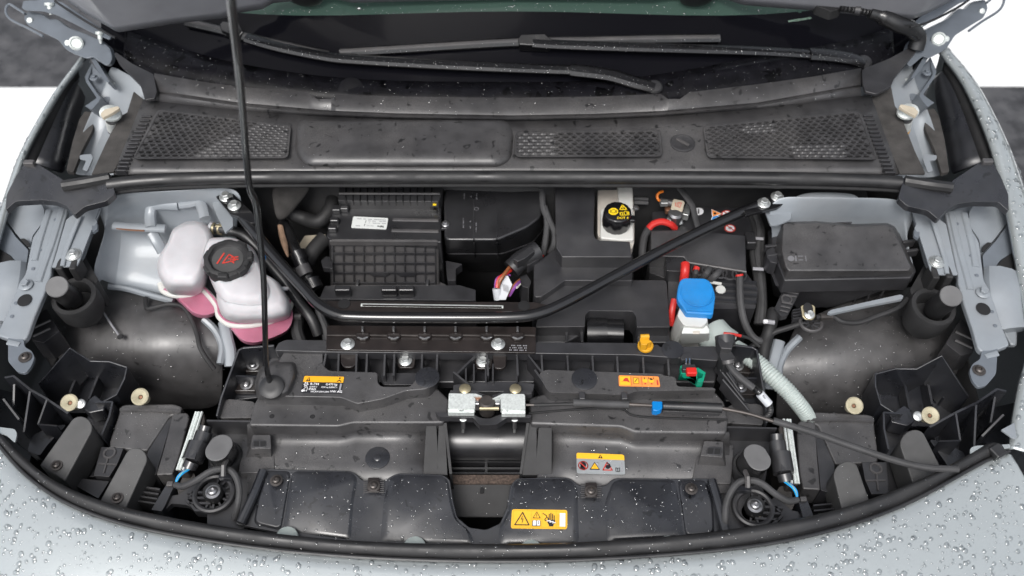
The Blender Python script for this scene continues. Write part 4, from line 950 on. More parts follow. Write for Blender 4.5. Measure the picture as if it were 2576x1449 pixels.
for x, y, h_, m_ in ((.12, .06, .14, 'print_dim'), (.45, .1, .06, 'print_dim'), (.72, .05, .16, 'print_dim'), (.08, .66, .22, 'print_dim'), (.42, .82, .06, 'print_dim'), (.42, .7, .05, 'print_dim'), (.7, .72, .25, 'print_dim'), (.45, .45, .03, 'print_dim'), (.72, .45, .03, 'print_dim')):
    n_ = int(h_ / .02)
    for i in range(n_):
        if (i * 7 + int(x * 100)) % 5: pr.rect(m_, x, y + i * .02, x + .06, y + i * .02 + .013)
pr.ring('print_dim', .74, .42, .035, .012); pr.done(duct, 'moulded_marks')
MB().prism(b2.poly(.90, [1555, 640, 1680, 665, 1630, 700, 1630, 790, 1570, 790, 1560, 730], 6), .02).build('snap_hook', 'plastic', ac, bevel=.003)
# ---- pipes, foil scrap and trim left of it
pz = thing('refrigerant_pipe', 'black refrigerant pipe with ringed coupling beside the ribbed filter cover', 'pipe', b2(450, 700, .80))
MB().tube(catmull([b2(330, 360, .91), b2(370, 450, .915), b2(420, 560, .915), b2(470, 660, .905), b2(510, 760, .89), b2(560, 860, .87)], 5), .0105, 12).build('pipe', 'rubber', pz)
for x, y, r_, m_ in ((430, 575, .0150, 'rubber'), (455, 640, .0135, 'plastic_gloss'), (470, 680, .0128, 'plastic_grey'), (540, 780, .0140, 'plastic_gloss')):
    p = b2(x, y, .912); MB().tube([p, p + Vector((.008, -.014, -.008))], r_, 16).build('coupling', m_, pz)
hz2 = thing('heater_hose', 'dark rubber heater hose crossing under the cowl near the foil scrap', 'hose', b2(500, 450, .80))
MB().tube(catmull([b2(640, 470, .885), b2(560, 560, .88), b2(500, 660, .87), b2(430, 780, .86)], 5), .015, 14).build('hose', 'rubber_matt', hz2)
MB().tube(catmull([b2(700, 90, .93), b2(690, 230, .93), b2(600, 340, .92), b2(480, 320, .915), b2(350, 260, .93)], 6), .013, 14).build('hose', 'cable', hz2)
fo = thing('insulation_mat', 'dark felt insulation mat hanging under the cowl beside the prop rod', 'insulation', b2(400, 250, .88))
MB().grid([[b2(220, 60, 1.0), b2(400, 50, 1.0), b2(580, 60, .99)], [b2(240, 200, .97), b2(350, 220, .965), b2(480, 190, .96)], [b2(270, 340, .94), b2(310, 350, .935), b2(360, 330, .935)]]).build('mat', 'felt', fo, open_=True, solid=.01, sub=2)
fs = MB().grid([[b2(275, 350, .935), b2(300, 365, .94), b2(330, 350, .93)], [b2(285, 430, .93), b2(305, 440, .938), b2(340, 440, .932)], [b2(300, 500, .925), b2(330, 510, .935), b2(365, 490, .925)], [b2(330, 570, .92), b2(350, 580, .928), b2(370, 560, .92)], [b2(355, 615, .912), b2(365, 620, .915), b2(375, 610, .912)]]).build('tape_scrap', 'tape', None, open_=True, solid=.0015, sub=1)
tag(fs, 'crumpled tan paper tape scrap hanging behind the strut brace', 'tape')
gp_ = MB().prism(b2.poly(.86, [490, 450, 650, 440, 600, 560, 480, 600, 450, 510], 10), .01).build('bulkhead_pad', 'beige', None, bevel=.003); tag(gp_, 'pale grey pad showing in the gap left of the ribbed filter cover', 'pad')
# ---- plug with coloured wires beside the duct
wp = thing('wiring_connector', 'black multi-pin connector with red, brown and purple wires beside the duct', 'connector', t_plug(800, 800, .80))
MB().tube(catmull([t_plug(560, 640, .945), t_plug(800, 420, .952), t_plug(1140, 230, .955)], 3), .017, 12).build('shell', 'plastic_smooth', wp)
MB().prism(t_plug.poly(.975, [600, 400, 760, 270, 960, 130, 1080, 230, 860, 400, 700, 470], 20), .03).build('latch_body', 'plastic_smooth', wp, bevel=.003)
MB().prism(t_plug.poly(.955, [900, 530, 1150, 385, 1170, 410, 930, 560], 8), .02).build('slide', 'plastic', wp, bevel=.003)
MB().prism(t_plug.poly(.92, [740, 800, 900, 740, 1000, 900, 950, 1050, 780, 1000], 20), .05).build('second_plug', 'plastic', wp, bevel=.004)
for m_, pts in (('brown_wire', [(520, 600, .95), (400, 760, .955), (310, 900, .95), (280, 1040, .94)]), ('red_cable', [(545, 670, .945), (430, 740, .952), (290, 850, .95), (250, 1040, .942)]), ('purple_wire', [(540, 765, .94), (400, 760, .948), (240, 850, .948), (215, 1040, .94)])):
    tube('wire', [t_plug(*p) for p in pts], .0032 if m_ != 'purple_wire' else .0018, m_, wp, n=8)
for m_, dx in (('brown_wire', 0), ('purple_wire', 22), ('purple_wire', 40), ('white_wire', 60)):
    tube('wire', [t_plug(740 + dx * .3, 860 + dx * 1.6, .93), t_plug(620 + dx, 980 + dx, .935), t_plug(490 + dx, 1220, .92)][: 3 if m_ != 'white_wire' else 2], .0018, m_, wp, n=6)
MB().tube([t_plug(250, 1050, .935), t_plug(290, 1290, .92)], .008, 12).build('sleeve', 'tape_white', wp)
fl_ = MB().prism(t_plug.poly(lambda x, y: .948 - (y - 780) * .00004, [440, 780, 490, 780, 585, 970, 440, 1300, 300, 1300, 320, 1000]), .0008).build('flag_label', 'tape_white', wp)
for i in range(5): MB().prism([t_plug(365 + i * 28, 950 + i * 10, .9448), t_plug(380 + i * 28, 950 + i * 10, .9448), t_plug(410 + i * 22, 1100 + i * 8, .9388), t_plug(395 + i * 22, 1100 + i * 8, .9388)], .0002).build('print', 'print_grey', fl_)
l2 = thing('bulkhead_loom', 'pair of grey taped cables hanging down behind the duct block', 'wiring', b3(380, 400, .88))
tube('cable', [b3(350, 100, .99), b3(355, 230, .985), b3(385, 330, .97), b3(375, 480, .95), b3(355, 590, .93)], .0055, 'cable_grey', l2)
tube('cable', [b3(365, 230, .984), b3(400, 330, .972), b3(440, 420, .96), b3(440, 510, .95), b3(410, 580, .93)], .0055, 'cable_grey', l2)
for x, y, m_ in ((355, 585, 'cyan_wire'), (352, 600, 'red_cable'), (405, 572, 'red_cable')): MB().tube([b3(x, y - 8, .932), b3(x - 2, y + 8, .928)], .003, 6).build('wire_end', m_, l2)

# ================================================================== brake servo cover and motor cover boxes
hc = thing('servo_cover', 'angular matt black plastic cover beside the brake fluid reservoir', 'cover', b3(700, 600, .70))
MB().prism(b3.poly(lambda x, y: .992 - .00003 * y, [445, 60, 748, 60, 738, 430, 752, 470, 790, 486, 1012, 494, 1024, 612, 500, 612, 455, 540], 8), .055).build('upper', 'plastic', hc, bevel=.0035)
MB().prism(b3.poly(.945, [285, 668, 460, 545, 500, 560, 1030, 560, 1032, 700, 1030, 792, 520, 790, 345, 912, 300, 915, 287, 900], 8), .16).build('lower', 'plastic', hc, bevel=.0035)
MB().taper(b3.poly(.946, [505, 620, 1026, 620, 1030, 690, 505, 690]), b3.poly(.90, [480, 600, 1040, 600, 1040, 800, 480, 800])).build('shoulder', 'plastic', hc, bevel=.003)
ib = thing('motor_cover', 'broad matt black box cover with square cut-out over a dark cylinder', 'cover', b3(900, 1000, .66))
kt = [345, 925, 545, 786, 1270, 786, 1290, 800, 1314, 1142, 1064, 1142, 1058, 1060, 1030, 1022, 705, 1018, 675, 1050, 672, 1138, 300, 1142]
MB().prism(b3.poly(.930, kt, 10), .055).build('lid', 'plastic', ib, bevel=.0035)
MB().prism(b3.poly(.905, [300, 1150, 672, 1144, 672, 1180, 530, 1260, 300, 1260]), .06).build('front_wall', 'plastic', ib, bevel=.003)
MB().prism(b3.poly(.905, [1064, 1150, 1314, 1150, 1316, 1260, 1064, 1260]), .06).build('front_wall', 'plastic', ib, bevel=.003)
MB().tube([b3(680, 1190, .885), b3(830, 1190, .885), b3(832, 1190, .885), b3(955, 1195, .885)], lambda t: .030 if t < .5 else .027, 24).build('cylinder', 'plastic_gloss', ib)
MB().prism(b3.poly(.915, [522, 1078, 660, 1078, 660, 1250, 640, 1250, 636, 1130, 545, 1130, 540, 1250, 522, 1250], 3), .03).build('clip_frame', 'plastic_smooth', ib, bevel=.0016)
for x in (540, 640): MB().box(b3(x, 1095, .92), .004, .012, .01).build('clip_pin', 'plastic_smooth', ib, bevel=.0008)
MB().prism(b3.poly(.86, [300, 1160, 440, 1160, 440, 1260, 300, 1260]), .01).build('recess', 'void', ib)

# ================================================================== brake fluid reservoir
bf = thing('brake_fluid_reservoir', 'white brake fluid reservoir with black DOT 4 screw cap', 'reservoir', b3(900, 400, .85))
MB().prism(b3.poly(.962, [768, 60, 1028, 60, 1046, 280, 1044, 500, 1024, 560, 985, 490, 790, 470, 768, 450], 14), .09).build('tank', 'white_brown_shade', bf, bevel=.005, seg=3)  # browner white paints the brown shadow on the rear of the tank
MB().prism(b3.poly(.972, [790, 250, 850, 225, 1036, 240, 1042, 480, 960, 486, 788, 468], 14), .03).build('front_chamber', 'white_plastic', bf, bevel=.005, seg=3)
MB().prism(b3.poly(.975, [918, 60, 1030, 60, 1036, 240, 930, 240], 10), .02).build('rear_chamber', 'white_plastic', bf, bevel=.004, seg=3)
kc = t_cap(920, 660, 1.005); kr = t_cap.w(920, 660, 1.005, 640)
cap = MB().lathe([(kr * .96, -.034), (kr * 1.03, -.028), (kr * 1.0, -.006), (kr * .97, 0), (kr * .9, .0012)], kc, (0, 0, 1), 48, lobes=lambda j: 1.0 if j % 4 else .97).build('cap', 'plastic_gloss', bf, ang=50)
MB().box(kc + Vector((kr * 1.05, -.004, -.014)), .012, .014, .008).build('cap_tab', 'plastic_gloss', cap, bevel=.003)
pr = Print(t_cap.poly(1.0065, [280, 240, 1640, 240, 1640, 1080, 280, 1080]), .0004)
def cxy(x, y): return ((x - 280) / 1360, (y - 240) / 840)
ox, oy = cxy(730, 650); pr.poly('print_yellow', [c for j in range(8) for c in (ox + .17 * math.cos(R(22.5 + 45 * j)), oy + .20 * math.sin(R(22.5 + 45 * j)))])
pr.ring('print_black', ox, oy, .09, .02, 2)
for sx_ in (-1, 1): pr.line('print_black', [c for j in range(7) for c in (ox + sx_ * (.075 + .03 * math.cos(R(-40 + 80 * j / 6))), oy + .11 * math.sin(R(-40 + 80 * j / 6)))], .02, 2)
tri = [cxy(1140, 350), cxy(1340, 560), cxy(1010, 570)]; pr.line('print_yellow', [c for p in tri for c in p], .045, closed=True).line('print_yellow', [*cxy(1155, 440), *cxy(1165, 520)], .035)
bk = [cxy(1020, 690), cxy(1200, 690), cxy(1260, 640), cxy(1410, 660), cxy(1430, 800), cxy(1060, 820)]; pr.line('print_yellow', [c for p in bk for c in p], .045, closed=True).line('print_yellow', [*cxy(1130, 690), *cxy(1140, 810)], .035).line('print_yellow', [*cxy(1215, 690), *cxy(1225, 810)], .03).line('print_yellow', [*cxy(1340, 660), *cxy(1360, 800)], .04)
pr.text('print_yellow', 'DOT 4', *cxy(890, 985), .115, bold=.02, wid=.95); pr.done(cap, 'cap_print')
MB().lathe([(.006, 0), (.006, .004), (.003, .006)], b3(1052, 245, .965), (.5, 0, .8), 12).build('screw', 'steel', bf)
bp_ = thing('brake_pipes', 'short steel brake pipes beside the brake fluid reservoir', 'pipe', b3(1100, 200, .85))
for y in (170, 200): MB().tube([b3(1045, y, .945), b3(1150, y + 6, .945)], .0035, 8).build('pipe', 'steel', bp_)

# ================================================================== battery
bt = thing('battery', 'black car battery with minus sign and warning stickers under a fuse cover', 'battery', b3(1550, 450, .72))
MB().prism(b3.poly(.925, [1180, 270, 1500, 235, 1900, 240, 1960, 460, 1180, 440], 8), .2).build('case', 'plastic', bt, bevel=.003)
cvr = MB().prism(b3.poly(lambda x, y: .955 - .00005 * (y - 400), [1170, 412, 1440, 402, 1885, 448, 1893, 722, 1840, 716, 1450, 655, 1418, 612, 1170, 604], 12), .05).build('fuse_cover', 'plastic', bt, bevel=.003)
MB().prism(b3.poly(.944, [1282, 612, 1420, 616, 1420, 722, 1290, 716], 4), .03).build('cover_flap', 'plastic_smooth', bt, bevel=.003)
MB().prism(b3.poly(.915, [1160, 600, 1440, 660, 1890, 730, 1980, 850, 1960, 1000, 1300, 1000, 1300, 780, 1160, 730], 8), .12).build('tray', 'plastic', bt, bevel=.003)
for i, y in enumerate((780, 830, 880, 930)): MB().wall([b3(1650, y, .922), b3(1970, y + 20, .922)], .008, .003).build('tray_rib', 'plastic_wet', bt)
tube('cover_edge', [b3(1450, 652, .944), b3(1640, 684, .942), b3(1890, 724, .94)], .0025, 'plastic_grey', bt, smooth=2)
MB().box(b3(1917, 488, .935), .018, .028, .02).build('clip', 'plastic_smooth', bt, bevel=.003)
pr = Print(b3.poly(.9256, [1490, 240, 1900, 240, 1930, 440, 1480, 440]), .0005)
def bxy(x, y): return ((x - 1490) / 420, (y - 240) / 200)
x, y = bxy(1532, 270); pr.disc('print_white', x, y, .14).rect('print_black', x - .012, y - .09, x + .012, y + .09, 2)
tr_ = [bxy(1633, 258), bxy(1640, 310), bxy(1702, 288)]; pr.poly('print_white', [c for p in ((1630, 252), (1636, 317), (1710, 288)) for c in bxy(*p)]).poly('label_orange', [c for p in tr_ for c in p], 2).disc('print_black', *bxy(1656, 288), .04, 3)
for (x, y), m_ in ((bxy(1745, 290), 'print_red'), (bxy(1762, 398), 'print_red')): pr.disc(m_, x, y, .15).disc('print_white', x, y, .115, 2).disc('print_grey', x, y, .05, 3).line(m_, [x - .05, y - .08, x + .05, y + .08], .03, 4)
x, y = bxy(1668, 330); pr.disc('print_white', x, y, .15).disc('print_blue', x, y, .13, 2).disc('print_white', x + .01, y, .06, 3); pr.done(bt, 'warning_signs')
tm = MB(); tm.prism(t_bat.poly(.972, [455, 335, 640, 370, 665, 400, 620, 575, 595, 585, 400, 545, 390, 520, 430, 350], 25), .022); tmo = tm.build('terminal_fuse', 'beige', bt, bevel=.003)
pr = Print(t_bat.poly(.9724, [460, 390, 620, 410, 580, 530, 450, 500]), .0005); pr.line('print_red', [.2, .2, .2, .8], .1).line('print_red', [.45, .1, .9, .15, .85, .85, .4, .8], .08, closed=True).line('print_red', [.62, .25, .6, .7], .07); pr.done(tmo)
MB().prism(t_bat.poly(.950, [690, 420, 740, 430, 770, 560, 740, 660, 610, 630], 15), .015).build('terminal_plate', 'zinc', bt, bevel=.003)
MB().lathe([(.013, -.02), (.013, .002), (.010, .006), (.004, .007)], t_bat(480, 640, .965), (0, 0, 1), 20).build('terminal_post', 'steel', bt)
for x, y in ((440, 740), (540, 740)): MB().tube([t_bat(x, y - 60, .955), t_bat(x + 30, y + 90, .945)], .006, 10).build('clamp_jaw', 'zinc', bt)
MB().box(t_bat(385, 750, .955), .012, .010, .010, Matrix.Rotation(.6, 3, 'Z')).build('clamp_nut', 'zinc', bt, bevel=.0016)
MB().box(t_bat(340, 555, .95), .012, .014, .012).build('copper_lug', 'copper', bt, bevel=.003)
cb = thing('positive_cable', 'thick battery cable arching over, half bright red and half black', 'cable', b3(1150, 450, .85))
tube('black_sleeve', [b3(1105, 660, .90), b3(1108, 540, .92), b3(1125, 450, .94), b3(1160, 392, .955)], .0068, 'cable_grey', cb)
tube('red_cable', [b3(1155, 396, .955), b3(1190, 362, .962), b3(1255, 345, .966), b3(1320, 365, .962), b3(1352, 395, .95)], .0060, 'red_cable', cb)
cg = thing('ground_strap', 'grey flat taped strap hanging over the battery top', 'cable', b3(1480, 250, .90))
tube('strap', [b3(1385, 90, .985), b3(1440, 160, .98), b3(1485, 230, .97), b3(1505, 310, .955), b3(1528, 395, .94)], .0060, 'cable_grey', cg, flat=.5)
ow = thing('orange_wire', 'thin orange wire loop above the battery terminal', 'wire', b3(1230, 150, .93))
tube('wire', [b3(1262, 116, .975), b3(1232, 128, .975), b3(1218, 150, .972), b3(1226, 178, .968), b3(1245, 190, .965)], .0026, 'orange_wire', ow, n=8)
MB().tube([b3(1240, 188, .965), b3(1345, 212, .965)], .006, 10).build('sleeve', 'plastic_grey', ow)
MB().box(b3(1270, 205, .968), .014, .010, .010).build('crimp', 'zinc', ow, bevel=.0016)
cs = thing('fuse_cables', 'row of red and black cables plugged into the battery fuse cover edge', 'cable', b3(1600, 760, .86))
MB().tube(catmull([b3(1430, 662, .952), b3(1428, 720, .948), b3(1418, 800, .93)], 4), .0078, 14).build('red_cable', 'red_cable', cs)
for x0, y0, x1, y1, r_ in ((1515, 700, 1490, 770, .0045), (1610, 700, 1560, 770, .0062), (1690, 715, 1610, 790, .0062)):
    MB().tube(catmull([b3(x0, y0, .944), b3((x0 + x1) / 2 + 5, (y0 + y1) / 2, .944), b3(x1, y1, .93)], 4), r_, 10).build('black_cable', 'cable_grey', cs)
MB().tube([b3(1518, 690, .946), b3(1508, 716, .944)], .0055, 10).build('red_end', 'red_cable', cs)
for x, y in ((1528, 706), (1610, 712), (1690, 728), (1765, 740), (1838, 748)):
    p = b3(x, y, .938); MB().tube([p + Vector((math.cos(a) * .012, math.sin(a) * .012, 0)) for a in [6.2832 * i / 18 for i in range(18)]], .002, 6, closed=True).build('cable_port', 'plastic', cs)
tube('long_cable', [b3(1840, 750, .944), b3(1842, 850, .935), b3(1850, 980, .92), b3(1880, 1110, .905), b3(1935, 1210, .89), b3(2000, 1245, .885), b4(70, 1180, .88)], .0064, 'cable_grey', cs)
MB().tube([b3(1838, 742, .946), b3(1840, 756, .944)], .0066, 10).build('red_end', 'red_cable', cs)
tube('thin_wire', [b3(1720, 1190, .93), b3(1780, 1195, .932), b3(1850, 1208, .928)], .0026, 'red_cable', cs); tube('thin_wire', [b3(1850, 1208, .928), b3(1920, 1230, .92), b3(1990, 1290, .91)], .0028, 'cable', cs)
MB().lathe([(.009, 0), (.008, .002)], b3(1697, 858, .925), (0, 0, 1), 14).build('white_clip', 'white_plastic', cs); MB().box(b3(1655, 808, .932), .022, .004, .003, Matrix.Rotation(-.2, 3, 'Z')).build('white_tag', 'white_plastic', cs)

# ================================================================== windscreen washer filler
wf = thing('washer_filler', 'white washer filler neck with bright blue flip cap', 'washer filler', b3(1480, 1150, .76))
MB().taper(b3.poly(.972, [1400, 960, 1440, 1030, 1590, 1045, 1600, 1100, 1560, 1140, 1420, 1130, 1370, 1060], 20), b3.poly(.85, [1330, 1140, 1350, 1200, 1600, 1230, 1640, 1270, 1600, 1330, 1320, 1320, 1290, 1240], 20)).build('neck', 'white_plastic', wf, bevel=.006, seg=3)
MB().taper(b3.poly(.962, [1450, 1060, 1545, 1060, 1612, 1160, 1610, 1190, 1400, 1190, 1415, 1150], 10), b3.poly(.90, [1440, 1100, 1560, 1100, 1615, 1230, 1612, 1262, 1395, 1268, 1405, 1220], 10)).build('spout', 'label_white', wf, bevel=.003)
MB().prism(b3.poly(.9625, [1484, 1168, 1542, 1166, 1544, 1190, 1486, 1190]), .004).build('tab', 'white_brown_shade', wf, bevel=.0016)
capz = lambda x, y: .992 - (y - 765) * .00003
cp = MB().prism(b3.poly(capz, [1368, 890, 1378, 820, 1395, 780, 1430, 766, 1580, 770, 1615, 790, 1640, 830, 1660, 900, 1642, 1040, 1630, 1046, 1440, 1034, 1425, 1010, 1395, 965, 1372, 930], 22), .014).build('cap', 'blue_cap', wf, bevel=.003, seg=3)
rc_ = b3.w(1520, 880, .992, 122); c0 = b3(1520, 880, capz(0, 880) + .0002)
MB().tube([c0 + Vector((math.cos(a) * rc_, math.sin(a) * rc_ * 1.05, 0)) for a in [6.2832 * i / 40 for i in range(40)]], .0013, 6, closed=True).build('cap_ring', 'blue_cap', cp)
MB().prism(b3.poly(lambda x, y: capz(x, y) + .002, [1440, 1000, 1630, 1008, 1626, 1022, 1446, 1014], 4), .002).build('cap_lip', 'blue_cap', cp, bevel=.0008)
tube('red_pipe', [b3(1350, 930, .93), b3(1330, 1020, .92), b3(1322, 1130, .90)], .0055, 'red_cable', wf, flat=.6)
MB().tube(catmull([b3(1625, 1180, .90), b3(1680, 1240, .90), b3(1750, 1290, .895)], 4), .030, 16).build('pipe_end', 'pale_hose', wf)
# ================================================================== fuse box and neighbours
fbx = thing('fuse_box', 'large black fuse box with a dusty sloping lid beside the strut tower', 'fuse box', b4(600, 700, .78))
lid = MB().taper(b4.poly(lambda x, y: .995 - .00003 * (y - 340), [195, 355, 440, 352, 700, 378, 980, 368, 1030, 395, 1160, 690, 1140, 716, 240, 716, 215, 690, 185, 560], 14), b4.poly(.955, [165, 335, 440, 330, 700, 360, 990, 350, 1045, 380, 1190, 712, 1165, 752, 205, 778, 178, 700, 130, 560], 14)).build('lid', 'plastic_dusty', fbx, bevel=.004, seg=3)
MB().prism(b4.poly(.957, [110, 400, 165, 335, 1010, 350, 1060, 390, 1200, 715, 1165, 770, 205, 790, 170, 700, 110, 560], 14), .035).build('rim', 'plastic', fbx, bevel=.003)
MB().taper(b4.poly(.93, [80, 420, 150, 360, 1060, 380, 1200, 720, 1160, 800, 140, 830, 90, 700], 10), b4.poly(.84, [100, 480, 1080, 480, 1130, 780, 1040, 870, 560, 990, 300, 1000, 120, 900], 10)).build('base', 'plastic', fbx, bevel=.003)
for i in range(7): MB().wall([b4(420 + i * 95, 800, .928), b4(395 + i * 90, 905, .87)], .02, .003).build('base_rib', 'plastic', fbx)
for x, y in ((1135, 512), (1160, 580), (100, 545), (120, 610)): MB().box(b4(x, y, .955), .022, .006, .016, Matrix.Rotation(.15, 3, 'Z')).build('lid_clip', 'plastic', fbx, bevel=.0016)
MB().prism(b4.poly(.962, [70, 560, 120, 535, 150, 600, 150, 660, 100, 650, 70, 610], 6), .03).build('side_latch', 'plastic', fbx, bevel=.003)
pr = Print(b4.poly(lambda x, y: .9952 - .00003 * (y - 340), [230, 590, 380, 590, 390, 660, 235, 660]), .0006)
pr.disc('print_dim', .14, .5, .3).rect('print_dim', .34, .2, .42, .8).rect('print_dim', .5, .2, .74, .3).rect('print_dim', .5, .6, .74, .7).rect('print_dim', .85, .2, .9, .8); pr.done(lid, 'moulded_marks')
# finned bracket below with ring
fw = thing('cable_guide', 'black ladder-ribbed cable guide with ring below the fuse box', 'bracket', b4(250, 950, .80))
MB().prism(b4.poly(.915, [190, 870, 330, 860, 230, 1050, 180, 1060, 130, 1000], 8), .012).build('plate', 'plastic', fw, bevel=.003)
p0 = b4(222, 930, .917); MB().tube([p0 + Vector((math.cos(a) * .0085, math.sin(a) * .0085, 0)) for a in [6.2832 * i / 18 for i in range(18)]], .0018, 6, closed=True).build('ring', 'plastic_grey', fw)
for y in (880, 905, 960, 990, 1020): MB().tube([b4(310 - (y - 880) * .55, y + 8, .917), b4(200 - (y - 880) * .2, y - 8, .917)], .0016, 6).build('rung', 'plastic_grey', fw)
p0 = b4(405, 1110, .925); rr = b4.w(405, 1110, .925, 80)
wh = MB().tube([p0 + Vector((math.cos(a) * rr, math.sin(a) * rr * .95, 0)) for a in [6.2832 * i / 28 for i in range(28)]], .003, 8, closed=True).build('wheel', 'plastic_grey', fw)
for a in range(0, 360, 45): MB().tube([p0 + Vector((math.cos(R(a)) * rr * .25, math.sin(R(a)) * rr * .25, 0)), p0 + Vector((math.cos(R(a)) * rr, math.sin(R(a)) * rr * .95, 0))], .002, 6).build('wheel_spoke', 'plastic', wh)
for i in range(4): MB().wall([b4(270, 1012 + i * 22, .93), b4(340, 1000 + i * 22, .93)], .012, .002).build('guide_rib', 'plastic', fw)
zb = MB().prism(b4.poly(lambda x, y: .955 - (y - 970) * .00008, [328, 980, 345, 972, 420, 970, 438, 985, 440, 1060, 420, 1085, 365, 1085, 340, 1060], 8), .003).build('zinc_tab', 'gold_zinc', fw, bevel=.0016)
MB().lathe([(.010, 0), (.010, .0012), (.009, .0014)], b4(383, 1000, .9535), (0, -.2, 1), 16, sx=.8).build('slot', 'void', zb)
bolt(zb, b4(393, 1045, .950), .0085, 'zinc', 'nut', (0, -.2, 1))
gl = thing('ground_cable', 'thin black earth cable running from zinc tab over the wheel liner', 'cable', b4(700, 1090, .90))
tube('cable', [b4(440, 1070, .938), b4(560, 1058, .935), b4(640, 1100, .93), b4(760, 1108, .926), b4(900, 1060, .93), b4(1050, 1000, .935), b4(1130, 930, .93)], .0045, 'cable', gl)
MB().tube([b4(470, 1065, .938), b4(560, 1060, .936)], .0065, 10).build('crimp', 'dark_metal', gl)
th = thing('liner_harness', 'twin black taped harness bending down beside the wheel liner', 'wiring', b4(80, 1180, .84))
tube('cable', [b4(350, 1110, .925), b4(220, 1150, .91), b4(130, 1180, .90), b4(40, 1240, .885), b4(-60, 1300, .87)], .0048, 'cable', th)
MB().tube(catmull([b4(125, 1020, .90), b4(110, 1090, .90), b4(85, 1180, .895), b4(60, 1260, .88), b4(40, 1380, .86), b4(30, 1449, .85)], 5), .0105, 12).build('loom', 'cable', th)
MB().tube([b4(50, 1098, .912), b4(130, 1108, .912)], .004, 8).build('cable_tie', 'print_grey', th); MB().box(b4(62, 1100, .918), .008, .006, .006).build('tie_head', 'print_white', th, bevel=.0016)
md = thing('control_module', 'small black module hung on a silver bracket with two nuts above the fuse box', 'module', b4(530, 270, .90))
MB().prism(b4.poly(.968, [335, 240, 400, 228, 720, 212, 735, 250, 712, 360, 300, 345], 6), .04).build('case', 'plastic', md, bevel=.003)
for i in range(3): MB().wall([b4(420, 280 + i * 14, .971), b4(560, 276 + i * 14, .971)], .004, .002).build('case_rib', 'plastic_grey', md)
for i in range(4): MB().wall([b4(620 + i * 24, 262, .971), b4(620 + i * 24, 300, .971)], .004, .002).build('case_rib', 'plastic_grey', md)
bk_ = MB().prism(b4.poly(.985, [380, 225, 400, 212, 690, 200, 700, 235, 665, 252, 420, 272, 395, 262], 8), .003).build('bracket', 'inner_paint', md, bevel=.0016)
for x, y in ((436, 226), (645, 214)): bolt(bk_, b4(x, y, .986), .0080, 'zinc', 'nut')

sl2 = thing('side_loom', 'bundle of dark taped cables dropping between battery and fuse box', 'wiring', b3(1960, 800, .84))
for dx, r_, m_ in ((0, .0065, 'cable_grey'), (26, .0048, 'cable'), (-30, .0055, 'cable')):
    tube('cable', [b3(1930 + dx, 250, .93), b3(1985 + dx, 400, .925), b3(1975 + dx * 1.3, 560, .915), b3(1990 + dx, 740, .905), b3(2010 + dx * .7, 930, .895), b3(2000 + dx, 1120, .88)], r_, m_, sl2)
for y in (470, 700): MB().tube([b3(1940, y, .93), b3(2020, y + 6, .93)], .003, 6).build('cable_tie', 'print_grey', sl2)
lg = thing('drain_pipe', 'dark pipe pair running down between coolant tank and carrier', 'pipe', b2(500, 1100, .80))
tube('pipe', [b2(420, 900, .88), b2(440, 1030, .875), b2(430, 1160, .87), b2(460, 1260, .86)], .011, 'rubber_matt', lg)
tube('pipe', [b2(620, 930, .885), b2(600, 1040, .88), b2(640, 1150, .87), b2(660, 1240, .86)], .008, 'cable_grey', lg)
MB().tube([b2(415, 1060, .884), b2(465, 1062, .884)], .006, 8).build('clip', 'plastic_grey', lg)

# ================================================================== corrugated drain hose
hz3 = thing('corrugated_hose', 'pale green corrugated hose curving beside the wheel liner', 'hose', t_harn(1600, 900, .80))
cen = catmull([t_harn(930, 240, .90), t_harn(1080, 330, .905), t_harn(1280, 480, .905), t_harn(1450, 640, .905), t_harn(1640, 820, .90), t_harn(1780, 980, .89), t_harn(1880, 1110, .875), t_harn(1930, 1200, .86)], 30)
rh = t_harn.w(1500, 700, .9, 118)
MB().tube(cen, lambda t: rh * (1 - .28 * max(t - .45, 0)) * (1 + .055 * math.sin(t * 2 * math.pi * 42)), 20).build('hose', 'pale_hose', hz3, ang=80)

# ================================================================== front carrier
fcx = thing('front_carrier', 'long black moulded front carrier with ribs, stickers and hood latch seat', 'front carrier', (0, -.15, .74))
def fp(flat, z, r=6): return F.poly(z, flat, r)
# top rail
MB().prism(fp([700, 862, 720, 854, 1000, 857, 1345, 860, 1600, 862, 1610, 866, 1655, 866, 1660, 872, 1800, 870, 1812, 886, 1806, 908, 1640, 896, 1600, 893, 1345, 889, 830, 886, 690, 882], .962), .02).build('top_rail', 'plastic', fcx, bevel=.003)
for u in (1610, 1690): MB().lathe([(.017, 0), (.017, .0012), (.014, .0014)], P(1692, 880, .9622), (0, 0, 1), 24).build('round_mark', 'plastic_wet', fcx) if u == 1690 else None
# trough floor and back wall
MB().prism(fp([690, 884, 1810, 900, 1800, 962, 640, 962], .915, 0), .02).build('trough_floor', 'plastic', fcx, bevel=.003)
for u in (852, 897, 923, 968, 992, 1062, 1100, 1225, 1300, 1362, 1427, 1490, 1552, 1617, 1680):
    MB().wall([P(u, 890, .957), P(u - 2 if u < 1200 else u + 3, 945, .953)], .05, .003).build('rib', 'plastic', fcx)
for (u0, v0, u1, v1) in ((1150, 940, 1195, 895), (1328, 892, 1362, 935), (820, 888, 812, 930), (1140, 935, 1180, 968), (1345, 930, 1385, 985)):
    MB().wall([P(u0, v0, .957), P(u1, v1, .953)], .05, .003).build('diagonal_rib', 'plastic', fcx)
